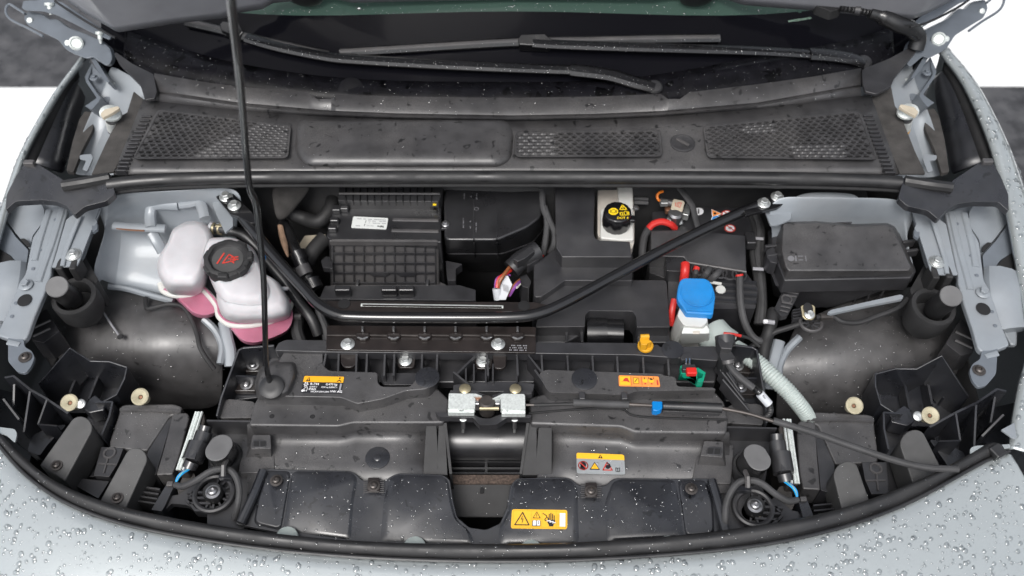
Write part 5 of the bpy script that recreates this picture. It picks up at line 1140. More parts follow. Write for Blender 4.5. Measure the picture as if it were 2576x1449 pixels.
# upper deck, left and right of the latch
dl = MB().prism(fp([655, 996, 690, 938, 705, 900, 715, 884, 812, 886, 812, 918, 828, 932, 950, 936, 950, 962, 960, 972, 1030, 972, 1040, 962, 1060, 938, 1080, 930, 1100, 935, 1098, 955, 1080, 975, 1068, 979, 1021, 983, 962, 1004, 898, 1016, 858, 1000], .955, 8), .030).build('deck', 'plastic_dusty', fcx, bevel=.003, seg=3)
MB().prism(fp([955, 938, 1048, 938, 1048, 968, 962, 968], .935, 6), .01).build('deck_pocket', 'plastic', fcx, bevel=.003)
dr = MB().prism(fp([1355, 940, 1372, 930, 1540, 936, 1660, 940, 1672, 945, 1700, 948, 1702, 972, 1795, 975, 1802, 981, 1596, 984, 1580, 993, 1383, 987, 1372, 975], .955, 8), .030).build('deck', 'plastic_dusty', fcx, bevel=.003, seg=3)
for p, r_ in ((P(1075, 950, .9555), .019), (P(1470, 954, .9555), .020)):
    MB().lathe([(r_, 0), (r_, .0012), (r_ * .95, .0016), (r_ * .3, .0016), (r_ * .28, .0024), (r_ * .12, .0026)], p, (0, 0, 1), 28).build('round_mark', 'plastic_wet', fcx)
# latch shelf between the decks
MB().prism(fp([1140, 968, 1180, 962, 1225, 960, 1300, 960, 1345, 965, 1340, 985, 1140, 985], .945, 4), .03).build('latch_shelf', 'plastic', fcx, bevel=.003)
for u in (1172, 1192, 1222, 1240, 1300): MB().wall([P(u, 915, .95), P(u, 962, .95)], .03, .0025).build('shelf_rib', 'plastic', fcx)
# lower deck with its stepped front edge
lowl = MB().prism(fp([640, 1012, 655, 990, 858, 995, 1100, 975, 1130, 1005, 1128, 1035, 1116, 1063, 1090, 1064, 890, 1064, 850, 1073, 625, 1070], .930, 8), .03).build('lower_deck', 'plastic_dusty', fcx, bevel=.005, seg=3)
lowr = MB().prism(fp([1330, 1000, 1385, 985, 1600, 985, 1800, 985, 1822, 1010, 1832, 1055, 1828, 1090, 1598, 1088, 1562, 1074, 1335, 1066], .930, 8), .03).build('lower_deck', 'plastic_dusty', fcx, bevel=.005, seg=3)
for u, v in ((684, 1047), (786, 1048)): MB().lathe([(.004, 0), (.0035, .0006)], P(u, v, .9302), (0, 0, 1), 12).build('hole', 'void', fcx)
def panline(tb, k): return [(u, v + k) for u, v in tb]
RL = [(622, 1070), (700, 1071), (780, 1072), (850, 1073), (872, 1069), (892, 1064), (990, 1064), (1098, 1064)]
RR = [(1352, 1067), (1450, 1069), (1562, 1074), (1582, 1081), (1600, 1088), (1680, 1089), (1760, 1090), (1835, 1091)]
for tb in (RL, RR):
    rows = [[P(u, v, .926) for u, v in tb], [P(u, v + 24, .900) for u, v in tb], [P(u, v + 32, .894) for u, v in tb], [P(u, v + 42, .8905) for u, v in tb], [P(u, v + 54, .889) for u, v in tb], [P(u, 1165, .887) for u, v in tb], [P(u, 1240, .884) for u, v in tb]]
    pn = MB().grid(rows).build('pan', 'plastic_dusty', fcx, open_=True, solid=.004, ang=60); WET.append((pn, 3000, .0008, .0022))
for o in (dl, dr, lowl, lowr): WET.append((o, 2400, .0008, .0019))
MB().lathe([(.019, 0), (.019, .0012), (.018, .0016), (.006, .0016), (.005, .0024), (.002, .0026)], P(950, 1152, .8876), (0, 0, 1), 28).build('round_mark', 'plastic_wet', fcx)
# uprights at either side of the centre gap
for s_, uu in ((0, (1068, 1096, 1100, 1118)), (1, (1320, 1348, 1352, 1386))):
    for a, b in ((uu[0], uu[1]), (uu[2], uu[3])):
        MB().prism(fp([a + 4, 1064, b + 2, 1064, b + (8 if s_ == 0 else 2), 1195, a + (-4 if s_ == 0 else -6), 1195], lambda x, y: .922 - (y - 1064) * .00028, 2), .008)  .build('upright', 'rubber_matt', fcx, bevel=.003)
    e = uu[3] if s_ == 0 else uu[0]
    MB().wall([P(e + (2 if s_ == 0 else 8), 1064, .926), P(e + (16 if s_ == 0 else -10), 1192, .888)], .10, .004).build('gap_wall', 'rubber_matt', fcx)
# side end walls and pockets of the carrier
for side in (0, 1):
    H = F if side == 0 else F.m(AF)
    MB().wall([H(545, 1046, .915), H(556, 1000, .92), H(600, 880, .945), H(612, 874, .945), H(690, 868, .95)], .08, .004).build('end_wall', 'plastic_wet', fcx, bevel=.0016)
    MB().prism(H.poly(.88, [560, 1010, 610, 880, 690, 880, 650, 1000], 6), .02).build('end_floor', 'plastic_wet', fcx, bevel=.003)
    for (u, v) in ((637, 919), (620, 968)):
        MB().prism(H.poly(.892, [u - 32, v - 14, u + 30, v - 14, u + 24, v + 16, u - 38, v + 16], 6), .012).build('screw_seat', 'brace_brown', fcx, bevel=.003)
        screw(fcx, H(u, v, .893), .0066, 'steel', 'bolt', (0, 0, 1))
    MB().wall([H(585, 945, .915), H(650, 948, .915)], .04, .003).build('end_rib', 'plastic_wet', fcx)
    MB().prism(H.poly(.905, [560, 1010, 575, 1003, 640, 1010, 650, 1050, 552, 1052], 8), .02).build('end_shelf', 'plastic_dusty', fcx, bevel=.004)
    MB().wall([H(520, 1058, .912), H(640, 1060, .912)], .04, .003).build('cross_wall', 'plastic', fcx)
    MB().prism(H.poly(.872, [525, 1062, 640, 1065, 615, 1330, 520, 1330], 6), .02).build('side_pan', 'plastic', fcx, bevel=.003)
    MB().prism(H.poly(.889, [610, 1100, 690, 1100, 690, 1190, 600, 1190], 6), .02).build('side_pan', 'plastic_dusty', fcx, bevel=.003)
    # socket block
    sb = MB().taper(H.poly(.912, [636, 1094, 680, 1094, 682, 1128, 630, 1130], 3), H.poly(.886, [632, 1098, 684, 1098, 684, 1152, 618, 1152], 3)).build('socket_block', 'plastic_dusty', fcx, bevel=.003)
    so = MB().prism(H.poly(.9130, [634, 1106, 670, 1106, 670, 1126, 634, 1126], 9), .002).build('socket', 'plastic', sb, bevel=.0008)
    for du in (0, 16): MB().prism(H.poly(.9136, [639 + du, 1110, 651 + du, 1110, 651 + du, 1122, 639 + du, 1122], 1), .001).build('socket_hole', 'void', so)
    if side == 1:
        for i in range(4): MB().wall([F(1800 + i * 6, 880 + i * 24, .955), F(1850 + i * 12, 960 + i * 24, .925)], .03, .004).build('side_louvre', 'plastic', fcx, bevel=.0016)
# stickers on the carrier
def sticker(pts, z, m, lab, r=4):
    o = MB().prism(F.poly(z, pts, r), .0008).build('sticker', m, fcx); o['label'] = lab; return o
q = [766, 946, 866, 948, 858, 990, 756, 988]
st = sticker(q, .9562, 'label_black', 'black and yellow refrigerant sticker'); pr = Print([F(q[i], q[i + 1], .9564) for i in range(0, 8, 2)], .0004)
pr.poly('label_amber', [.02, .0, .98, .0, 1, .04, 1, .36, 0, .36, 0, .05])
pr.poly('print_black', [.13, .07, .175, .32, .06, .32], 2).line('label_amber', [.125, .16, .122, .27], .04, 3).disc('print_black', .90, .10, .045, 2).line('print_black', [.85, .3, .9, .22, .94, .3], .05, 2)
for cx, cy in ((.09, .50), (.11, .78)):
    pr.disc('print_white', cx, cy, .09)
    for j in range(6): pr.line('print_white', [cx, cy, cx + .052 * math.cos(R(60 * j)), cy + .13 * math.sin(R(60 * j))], .05)
    pr.disc('label_black', cx, cy, .035, 2)
pr.disc('print_white', .04, .88, .07)
pr.text('print_white', 'R-744', .19, .53, .13, bold=.02).text('print_white', 'GWP 1', .19, .68, .09, bold=.015).text('print_white', '0,470 kg', .58, .53, .12, bold=.015).text('print_white', 'CO2 eq 0,00047 t', .48, .69, .09, bold=.015, wid=.85).text('print_white', 'PAG', .19, .84, .13, bold=.02).text('print_white', 'SAE J639 J2842 J2845', .24, .96, .085, bold=.015, wid=.9).text('print_white', 'VW AG', .72, .96, .13, bold=.02)
pr.rect('print_grey', .93, .42, .975, .84); pr.done(st)
q = [1556, 944, 1657, 947, 1661, 973, 1557, 971]
st = sticker(q, .9562, 'label_orange', 'orange rescue cut sticker with helmet'); pr = Print([F(q[i], q[i + 1], .9564) for i in range(0, 8, 2)], .0004)
pr.rect('label_yellow', .03, .1, .29, .9).poly('print_red', [.05, .62, .11, .55, .12, .38, .17, .25, .22, .25, .25, .5, .27, .68, .2, .58, .11, .58], 2).line('print_red', [.3, .08, .3, .92], .04).rect('label_yellow', .36, .22, .49, .76).line('print_black', [.36, .22, .49, .22, .49, .76, .36, .76], .03, 2, True).line('print_black', [.39, .62, .46, .3], .05, 2).line('print_red', [.56, .1, .565, .9], .04)
for cx in (.645, .80): pr.disc('label_yellow', cx, .45, .2).rect('print_red', cx - .02, .66, cx + .02, .8)
pr.line('print_black', [.635, .18, .64, .32], .06, 2).poly('print_black', [.76, .28, .79, .2, .84, .3, .83, .4, .77, .38], 2).line('print_black', [.74, .16, .745, .28], .05, 2).line('print_black', [.86, .16, .865, .28], .05, 2).rect('print_red', .93, .35, .965, .85); pr.done(st)
q = [1450, 1139, 1570, 1144, 1573, 1194, 1451, 1191]
st = sticker(q, .8885, 'label_silver', 'silver and yellow hot fan warning sticker', 6); pr = Print([F(q[i], q[i + 1], .8887) for i in range(0, 8, 2)], .0004)
pr.poly('label_yellow', [.03, 0, .97, 0, 1, .06, 1, .28, 0, .28, 0, .06]).poly('print_black', [.5, .04, .55, .24, .45, .24], 2).line('label_yellow', [.5, .11, .5, .20], .03, 3)
pr.disc('print_black', .135, .57, .13).disc('print_black', .13, .7, .12).ring('print_red', .135, .62, .20, .045, 2).line('print_red', [.07, .48, .2, .76], .045, 3)
pr.poly('print_black', [.375, .42, .48, .80, .27, .80]).poly('label_yellow', [.375, .49, .455, .76, .295, .76], 2)
for dx in (-.02, 0, .02): pr.line('label_amber', [.375 + dx, .58, .375 + dx, .7], .03, 3)
pr.line('print_red', [.635, .42, .735, .80, .545, .80], .05, closed=True).disc('print_black', .645, .65, .10, 2).line('print_black', [.63, .47, .68, .52, .70, .64], .05, 2)
pr.line('print_black', [.81, .68, .85, .7, .89, .68, .89, .85, .85, .87, .81, .85], .03, closed=True).line('print_black', [.85, .7, .85, .87], .03).rect('print_grey', .925, .4, .955, .88); pr.done(st)
WET.append((st, 5000, .0007, .0016))

# ---- centre gap: crash beam, grille bars, foam strip, lower panel
gapg = thing('crash_beam', 'rounded black crash beam seen through the centre gap below the latch', 'beam', P(1222, 1110, .78))
MB().tube([P(1090, 1108, .845), P(1350, 1108, .845)], .034, 24).build('beam', 'plastic_smooth', gapg)
gg = thing('grille_shutter', 'black grille bars and brown foam strip below the crash beam', 'grille', P(1222, 1190, .70))
MB().prism(fp([1095, 1142, 1350, 1142, 1352, 1158, 1092, 1158], .835, 0), .02).build('bar', 'plastic_wet', gg, bevel=.003)
for v in (1161, 1178, 1190): MB().wall([P(1095, v, .83), P(1350, v, .83)], .03, .0035).build('bar', 'plastic_smooth', gg)
MB().wall([P(1223, 1160, .829), P(1223, 1192, .829)], .03, .004).build('post', 'plastic_smooth', gg)
MB().prism(fp([1098, 1194, 1350, 1194, 1350, 1216, 1098, 1216], .842, 2), .02).build('foam_strip', 'foam', gg, bevel=.003)
lp_ = MB().prism(fp([1100, 1219, 1350, 1219, 1340, 1300, 1110, 1300], lambda x, y: .838 - (y - 1219) * .0002, 2), .004).build('lower_panel', 'rubber_matt', gg, bevel=.0016)
MB().prism(fp([1208, 1226, 1216, 1226, 1217, 1240, 1207, 1240], .8385, 3), .002).build('keyhole', 'void', lp_)
WET.append((lp_, 1500, .0009, .0022))

# ---- lower front cover with screws and high voltage sticker
cv = thing('front_cover', 'black rain-spotted front cover panel with U-shaped notch and yellow sticker', 'cover panel', P(1222, 1260, .80))
cz0 = lambda x, y: .894 - (y - 1180) * .00008
cov = [652, 1180, 670, 1178, 735, 1181, 880, 1184, 896, 1192, 912, 1208, 966, 1210, 985, 1196, 1002, 1190, 1115, 1194, 1132, 1206, 1140, 1260, 1150, 1300, 1180, 1326, 1222, 1332, 1258, 1316, 1275, 1275, 1284, 1220, 1300, 1202, 1423, 1200, 1440, 1206, 1455, 1220, 1522, 1222, 1542, 1204, 1560, 1202, 1700, 1204, 1782, 1203, 1798, 1212, 1815, 1260, 1840, 1344, 1600, 1372, 1288, 1385, 1000, 1380, 760, 1352, 590, 1318, 608, 1290, 640, 1210]
base_c = MB().prism(F.poly(cz0, cov, 8), .006).build('panel', 'plastic_wet', cv, bevel=.003)
pads = [[668, 1186, 730, 1188, 722, 1240, 706, 1332, 640, 1316, 650, 1250], [740, 1188, 880, 1190, 896, 1204, 886, 1262, 880, 1354, 716, 1332, 730, 1240], [985, 1206, 1005, 1197, 1112, 1200, 1126, 1212, 1134, 1262, 1146, 1308, 1178, 1334, 1190, 1366, 962, 1358, 970, 1262], [1304, 1208, 1422, 1207, 1436, 1214, 1448, 1230, 1452, 1362, 1262, 1366, 1258, 1330, 1282, 1284, 1290, 1226], [1544, 1216, 1562, 1208, 1695, 1210, 1704, 1262, 1716, 1350, 1530, 1360, 1526, 1262], [1706, 1210, 1774, 1210, 1792, 1262, 1796, 1342, 1726, 1348, 1714, 1262]]
for pd in pads:
    o = MB().taper(F.poly(lambda x, y: cz0(x, y) + .0026, grow(pd, .94), 14), F.poly(lambda x, y: cz0(x, y) - .0004, grow(pd, 1.06), 14)).build('raised_pad', 'plastic_wet', cv, bevel=.006, seg=4); WET.append((o, 8000, .0008, .0028))
tube('edge_roll', [F(662, 1184, .899), F(640, 1240, .897), F(605, 1316, .893)], .007, 'plastic_wet', cv); tube('edge_roll', [F(1790, 1208, .899), F(1806, 1262, .897), F(1828, 1345, .893)], .007, 'plastic_wet', cv)
for u, v, sq in ((695, 1209, 0), (940, 1223, 1), (1487, 1236, 1), (1739, 1230, 0)):
    if sq:
        MB().prism(F.poly(.899, [u - 14, v - 22, u + 14, v - 22, u + 16, v + 14, u - 16, v + 14], 3), .004).build('clip_nut', 'brace_brown', cv, bevel=.0016)
        k = MB()
        for i in range(7):
            for s_ in (-1, 1): k.box(P(u + s_ * 20, v - 14 + i * 5, .8965), .007, .0012, .0016)
        k.build('serration', 'plastic_grey', cv)
    screw(cv, P(u, v, .9000 if sq else .8995), .0064, 'dark_metal')
for u, v in ((721, 1352), (1043, 1377), (1336, 1385), (1683, 1375)): MB().lathe([(.017, -.004), (.016, .002), (.010, .005)], P(u, v, .892), (0, 0, 1), 20).build('white_plug', 'pale_hose', cv)
q = [1288, 1281, 1427, 1283, 1427, 1331, 1285, 1329]
st = MB().prism(F.poly(lambda x, y: cz0(x, y) + .0038, q, 6), .0008).build('sticker', 'label_yellow', cv); st['label'] = 'yellow high voltage warning sticker with hand'
pr = Print([F(q[i], q[i + 1], cz0(0, q[i + 1]) + .0040) for i in range(0, 8, 2)], .0004)
pr.line('label_amber', [.03, .07, .97, .07, .97, .93, .03, .93], .025, closed=True)
for x in (.355, .545, .8): pr.line('label_amber', [x, .07, x, .93], .02)
pr.line('label_amber', [.355, .5, .545, .5], .02)
pr.line('print_black', [.195, .17, .32, .82, .065, .82], .05, 2, True).line('print_black', [.195, .36, .175, .53, .21, .5, .195, .7], .032, 2)
pr.line('print_black', [.45, .13, .515, .45, .385, .45], .028, 2, True).line('print_black', [.45, .24, .45, .38], .025, 2)
pr.poly('print_black', [.375, .6, .40, .56, .45, .58, .50, .56, .522, .6, .522, .88, .375, .88], 2).poly('print_white', [.387, .6, .41, .575, .443, .595, .443, .85, .387, .85], 3).poly('print_white', [.455, .595, .49, .575, .513, .6, .513, .85, .455, .85], 3).rect('print_black', .48, .62, .49, .78, 4)
pr.line('print_black', [.56, .2, .625, .32, .635, .4, .60, .5, .60, .56, .63, .6], .04, 2)
for x, y0 in ((.675, .24), (.705, .19), (.735, .23), (.765, .31)): pr.line('print_black', [x, y0, x, .56], .045, 2)
pr.line('print_black', [.65, .42, .665, .58], .045, 2).poly('print_black', [.645, .54, .78, .54, .778, .72, .755, .78, .75, .88, .675, .88, .67, .78, .65, .70], 2).line('print_white', [.64, .6, .7, .58, .69, .66, .75, .62, .74, .70, .785, .68], .05, 3)
pr.rect('print_white', .865, .18, .965, .88, 2).rect('label_amber', .815, .25, .85, .78, 2); pr.done(st)

# ---- front weather strip
fs_ = thing('front_seal', 'wide wet black rubber seal sweeping along the bumper edge', 'seal', (0, -.40, .88))
SI = [(-150, 925), (-70, 1015), (-2, 1086), (45, 1135), (130, 1206), (250, 1260), (420, 1302), (600, 1332), (800, 1356), (1000, 1368), (1200, 1371), (1400, 1369), (1600, 1358), (1800, 1339), (2000, 1308), (2150, 1271), (2300, 1214), (2410, 1160), (2480, 1118)]
so_ = catmull([P(u, v, .925) for u, v in BE[:-1]] + [P(2538, 1136, .926)], 6); si_ = catmull([P(u, v, .925) for u, v in SI], 6)
n_ = min(len(so_), len(si_)); rows = [[], [], [], [], [], [], []]
for i in range(n_):
    a, b = si_[i], so_[i]
    for r_, (t, h) in enumerate(((-.05, -.02), (.0, .004), (.25, .012), (.55, .012), (.78, .003), (.84, .0), (1.0, .003))): rows[r_].append(a.lerp(b, t) + Vector((0, 0, h)))
sealo = MB().grid(rows).build('bulb', 'seal_rubber', fs_, open_=True, ang=80, solid=.003); WET.append((sealo, 5000, .0008, .0024)); WET.append((base_c, 5000, .0008, .0024))
tube('edge_bead', [a.lerp(b, 1.0) + Vector((0, 0, .002)) for a, b in zip(si_[:n_], so_[:n_])][::3], .0028, 'rubber', fs_, smooth=3)
MB().box(P(2508, 1136, .936), .02, .02, .012, Matrix.Rotation(.5, 3, 'Z')).build('end_cap', 'rubber', fs_, bevel=.003)

# ================================================================== strut brace
sbx = thing('strut_brace', 'glossy black tubular strut brace bolted across both strut towers', 'strut brace', (0, -.05, .93))
zt = lambda u: .990
pathL = [F(578, 506, 1.012), F(620, 560, 1.005), F(690, 645, .998), F(760, 722, .992), F(800, 765, .990), F(845, 790, .989), F(900, 797, .989), F(1100, 799, .989), F(1280, 798, .989), F(1350, 790, .989), F(1420, 762, .990), F(1550, 692, .994), F(1700, 612, 1.0), F(1840, 545, 1.006), F(1905, 518, 1.010)]
def br_r(t): return .0092
MB().tube(catmull(pathL, 6), br_r, 16).build('tube', 'brace_black', sbx)
MB().prism(b1.poly(lambda x, y: 1.016, [1630, 155, 1740, 112, 1900, 270, 1960, 360, 1890, 350, 1790, 300, 1740, 290], 10), .006).build('end_plate', 'brace_black', sbx, bevel=.003)
MB().prism(b4.poly(1.016, [-100, 250, 30, 180, 160, 120, 245, 180, 150, 240, 0, 275, -90, 300], 10), .006).build('end_plate', 'brace_black', sbx, bevel=.003)
for p in (b1(1708, 160, 1.017), b1(1772, 226, 1.017), b4(150, 160, 1.017), b4(48, 208, 1.017)): bolt(sbx, p, .0115, 'zinc')
# bridge plates bolted to the carrier
MB().prism(fp([820, 757, 1345, 760, 1400, 772, 1345, 800, 830, 795], .972, 5), .004).build('bridge_plate', 'brace_brown', sbx, bevel=.0022)
MB().tube([P(908, 767, .974), P(1266, 772, .974)], .0030, 8, flat=.5).build('bead', 'zinc_pale', sbx)  # pale strip paints the bright highlight along the bridge plate slot
MB().tube([P(912, 768, .9752), P(1262, 773, .9752)], .0016, 6).build('bead_groove', 'brace_brown', sbx)
for u, v in ((866, 765), (1318, 770)): MB().lathe([(.010, 0), (.010, .001), (.009, .0012)], P(u, v, .9722), (0, 0, 1), 18).build('hole', 'void', sbx)
MB().prism(fp([822, 818, 1348, 822, 1348, 888, 1230, 886, 820, 880], .966, 4), .004).build('foot_plate', 'brace_brown', sbx, bevel=.0022)
for i in range(6):
    u = 912 + i * 78; c = MB()
    c.prism(fp([u - 16, 836, u + 16, 836, u + 18, 846, u + 8, 854, u - 8, 854, u - 18, 846], .972, 3), .006).build('weld_tab', 'brace_brown', sbx, bevel=.0022)
    MB().tube([P(u, 822, .974), P(u, 834, .974)], .002, 6).build('weld', 'steel', sbx)
    MB().tube([P(u - 12, 848, .9745), P(u, 852, .9748), P(u + 12, 848, .9745)], .0015, 6).build('weld_rim', 'steel', sbx)
for a, b in ((824, 896), (928, 974), (1006, 1052), (1084, 1130), (1162, 1208), (1240, 1285), (1318, 1346)): MB().tube([P(a, 843, .968), P(b, 844, .968)], .0016, 6).build('edge', 'dark_metal', sbx)
for u in (875, 1253): bolt(sbx, P(u, 866, .967), .0112, 'zinc')
MB().prism(fp([855, 885, 898, 885, 896, 915, 886, 924, 866, 924, 858, 915], .955, 6), .006).build('tongue', 'brace_brown', sbx, bevel=.003)
MB().prism(fp([1238, 886, 1275, 886, 1272, 922, 1262, 928, 1244, 926], .955, 6), .006).build('tongue', 'brace_brown', sbx, bevel=.003)
pr = Print([P(1282, 866, .9663), P(1328, 867, .9663), P(1326, 885, .9663), P(1280, 884, .9663)], .0004)
for r_ in range(3):
    for i in range(12):
        if (i * 5 + r_ * 3) % 4: pr.rect('print_grey', .02 + i * .08, .1 + r_ * .32, .07 + i * .08, .25 + r_ * .32)
pr.done(sbx, 'stamped_text')
for u, v in ((1020, 907), (1215, 910)):
    MB().prism(fp([u - 24, v - 22, u + 26, v - 20, u + 22, v + 18, u - 18, v + 18], .943, 8), .006).build('bolt_seat', 'brace_brown', fcx, bevel=.003); bolt(fcx, P(u, v, .944), .0108, 'zinc')

# ================================================================== hood latch
lt = thing('hood_latch', 'zinc plated double hood latch bolted at the carrier centre', 'latch', t_latch(900, 400, .90))
def lp2(flat, z, r=8): return t_latch.poly(z, flat, r)
for flat, lip_ in (([335, 222, 740, 225, 840, 262, 700, 265, 735, 300, 728, 452, 560, 452, 540, 472, 490, 472, 475, 450, 325, 445], [320, 455, 480, 460, 500, 482, 540, 482, 556, 458, 720, 460, 715, 512, 322, 510]), ([990, 300, 1150, 225, 1470, 232, 1485, 260, 1490, 465, 1240, 460, 1215, 480, 1190, 455, 1118, 452, 1118, 270, 1040, 300], [1140, 490, 1230, 466, 1450, 470, 1490, 470, 1490, 530, 1130, 528])):
    MB().prism(lp2(flat, .962), .012).build('plate', 'zinc_pale', lt, bevel=.0022)
    MB().prism(lp2(lip_, .956), .01).build('lip', 'zinc_pale', lt, bevel=.0016)
MB().prism(lp2([360, 175, 720, 175, 860, 235, 960, 260, 1060, 230, 1200, 175, 1580, 180, 1590, 230, 1490, 235, 960, 300, 340, 225], .955), .012).build('back_plate', 'plastic', lt, bevel=.0022)
for x in (580, 1340): MB().lathe([(.009, -.006), (.009, .002), (.006, .004)], t_latch(x, 160, .958), (0, 0, 1), 18).build('nut', 'gold_zinc', lt)
MB().lathe([(.013, -.02), (.013, .006), (.009, .010)], t_latch(910, 380, .95), (0, 0, 1), 18).build('catch', 'dark_metal', lt)
MB().prism(lp2([700, 262, 840, 268, 960, 300, 940, 320, 720, 300], .958, 4), .005).build('lever', 'copper', lt, bevel=.0016)
MB().tube([t_latch(800, 452, .955), t_latch(1090, 452, .955)], .003, 8).build('spring_bar', 'gold_zinc', lt)
MB().box(t_latch(770, 380, .945), .014, .014, .02).build('striker_guide', 'steel', lt, bevel=.003); MB().box(t_latch(1070, 380, .945), .010, .014, .02).build('striker_guide', 'steel', lt, bevel=.003)
MB().prism(lp2([130, 505, 330, 510, 700, 530, 780, 580, 860, 600, 960, 600, 1060, 560, 1130, 535, 1580, 545, 1570, 590, 1210, 590, 1060, 690, 960, 700, 800, 700, 700, 590, 190, 570], .945), .014).build('seat', 'plastic', lt, bevel=.004)
for x in (552, 1330):
    MB().tube([t_latch(x, 590, .935), t_latch(x, 740, .905)], .0034, 10).build('pin', 'steel', lt); MB().tube([t_latch(x, 740, .905), t_latch(x - 4, 810, .892)], .002, 8).build('pin_tip', 'zinc', lt)
    MB().lathe([(.006, -.002), (.006, .001)], t_latch(x, 595, .938), (0, -.3, 1), 16).build('pin_washer', 'zinc', lt)

# ---- release cable with blue clip
rc = thing('release_cable', 'black hood release cable with bright blue clip running to the seal', 'cable', P(1700, 1020, .90))
tube('inner_cable', [t_latch(1500, 395, .958), t_latch(1620, 395, .958), F(1450, 1017, .958)], .0022, 'dark_metal', rc, smooth=3)
tube('printed_sleeve', [t_latch(1620, 398, .9585), F(1450, 1016, .959)], .0028, 'cable', rc, smooth=1)
MB().tube([F(1442, 1013, .960), F(1582, 1018, .960)], .0060, 12).build('rubber_sleeve', 'cable_grey', rc)
MB().tube([F(1582, 1018, .960), F(1645, 1021, .960)], .003, 8).build('inner_cable', 'dark_metal', rc)
MB().prism(F.poly(.966, [1640, 1008, 1667, 1009, 1667, 1027, 1655, 1034, 1642, 1032], 4), .014).build('clip', 'blue_clip', rc, bevel=.003)
MB().lathe([(.005, 0), (.004, .004)], F(1655, 1034, .958), (0, 0, 1), 12).build('clip_button', 'blue_clip', rc)
MB().tube([F(1667, 1021, .960), F(1815, 1027, .960)], .0078, 12).build('coupling', 'rubber', rc); MB().prism(F.poly(.957, [1668, 1028, 1812, 1034, 1812, 1040, 1668, 1034], 2), .008).build('coupling_flange', 'plastic', rc, bevel=.0016)
tube('outer_cable', [F(1815, 1027, .960), F(1880, 1040, .957), F(1945, 1060, .952)], .0030, 'dark_metal', rc)
tube('sheath', [F(1945, 1058, .953), F(2050, 1090, .948), F(2150, 1125, .944), F(2250, 1158, .94), F(2330, 1176, .938), F(2410, 1180, .936)], .0052, 'cable_grey', rc)
for u in (1464, 1570): MB().box(F(u, 1000, .955), .010, .014, .014).build('cable_clip', 'plastic', rc, bevel=.0022)
tube('groove_shade', [F(1330, 1040, .931), F(1450, 1030, .932), F(1560, 1028, .932), F(1610, 1048, .931), F(1830, 1056, .931)], .0018, 'void', rc)  # dark strip paints the shade of a groove in the deck

# ---- prop rod
pp = thing('prop_rod', 'black steel prop rod rising from its foot on the carrier to the hood', 'prop rod', F(682, 972, .94))
foot = F(684, 972, .965); tops = F(667, 880, .99)
def along(u, v, k):  # a point seen at that pixel, at a given distance from the camera along the view axis
    d = ray(u, v); return CAM + d * k
d0 = (foot - CAM).dot(FWD)
rod = [along(681, 972, d0), along(671, 925, d0 - .035), along(668, 880, d0 - .06), along(663, 700, d0 - .16), along(650, 560, d0 - .24), along(643, 510, d0 - .27), along(630, 478, d0 - .29), along(622, 420, d0 - .33), along(608, 250, d0 - .44), along(595, 120, d0 - .52), along(582, 0, d0 - .60), along(566, -160, d0 - .68)]
MB().tube(catmull(rod, 6), .0042, 12).build('rod', 'brace_black', pp)
MB().tube([along(661, 646, d0 - .187), along(660.5, 652, d0 - .184)], .0044, 12).build('blue_mark', 'blue_clip', pp)
MB().taper(F.poly(.972, [662, 935, 690, 918, 735, 915, 740, 940, 722, 985, 690, 998, 655, 996, 648, 965], 12), F.poly(.94, [650, 925, 690, 905, 750, 905, 755, 945, 735, 1000, 690, 1010, 645, 1008, 638, 965], 12)).build('foot_boss', 'plastic_dusty', pp, bevel=.006, seg=3)
MB().lathe([(.019, -.004), (.019, .003), (.014, .006), (.008, .006)], F(684, 974, .972), (0, -.25, 1), 24).build('grommet', 'rubber', pp)

# ================================================================== small coloured parts
gc = thing('green_connector', 'green plug with red lock clipped in the carrier trough', 'connector', t_harn(300, 650, .90))
MB().prism(t_harn.poly(lambda x, y: .975 - (y - 480) * .00002, [185, 480, 210, 470, 260, 570, 400, 590, 415, 560, 400, 500, 420, 520, 412, 700, 395, 590, 400, 590, 385, 600, 250, 600, 200, 560], 3), .01).build('collar', 'green_plastic', gc, bevel=.0016)
MB().taper(t_harn.poly(.972, [185, 500, 395, 510, 412, 590, 200, 590], 6), t_harn.poly(.925, [170, 560, 395, 570, 405, 680, 150, 670], 6)).build('body', 'green_plastic', gc, bevel=.003)
MB().prism(t_harn.poly(.968, [405, 510, 425, 500, 530, 570, 525, 590, 500, 690, 480, 700, 415, 690, 430, 650, 480, 640, 500, 590, 415, 560], 4), .02).build('wing', 'green_plastic', gc, bevel=.0022)
MB().prism(t_harn.poly(.982, [215, 455, 385, 455, 400, 500, 390, 540, 220, 530, 205, 490], 10), .02).build('plug', 'plastic_smooth', gc, bevel=.003)
MB().box(t_harn(335, 560, .984), .016, .012, .010).build('lock', 'red_plastic', gc, bevel=.0022)
for x in (265, 310): MB().tube([t_harn(x, 385, .975), t_harn(x, 450, .982)], .0016, 6).build('prong', 'steel', gc)
MB().prism(t_harn.poly(.970, [190, 350, 240, 310, 310, 310, 355, 350, 340, 390, 200, 400], 10), .01).build('holder', 'plastic', gc, bevel=.003)
yc = thing('yellow_clip', 'small amber plastic clip standing on the carrier top rail', 'clip', b3(1130, 1260, .955))
MB().prism(b3.poly(.964, [1078, 1250, 1185, 1250, 1185, 1330, 1075, 1330], 3), .004).build('seat', 'plastic', yc, bevel=.0016)
MB().lathe([(.0125, 0), (.0125, .004), (.011, .006), (.006, .006)], b3(1128, 1288, .966), (0, 0, 1), 20).build('foot', 'yellow_plastic', yc)
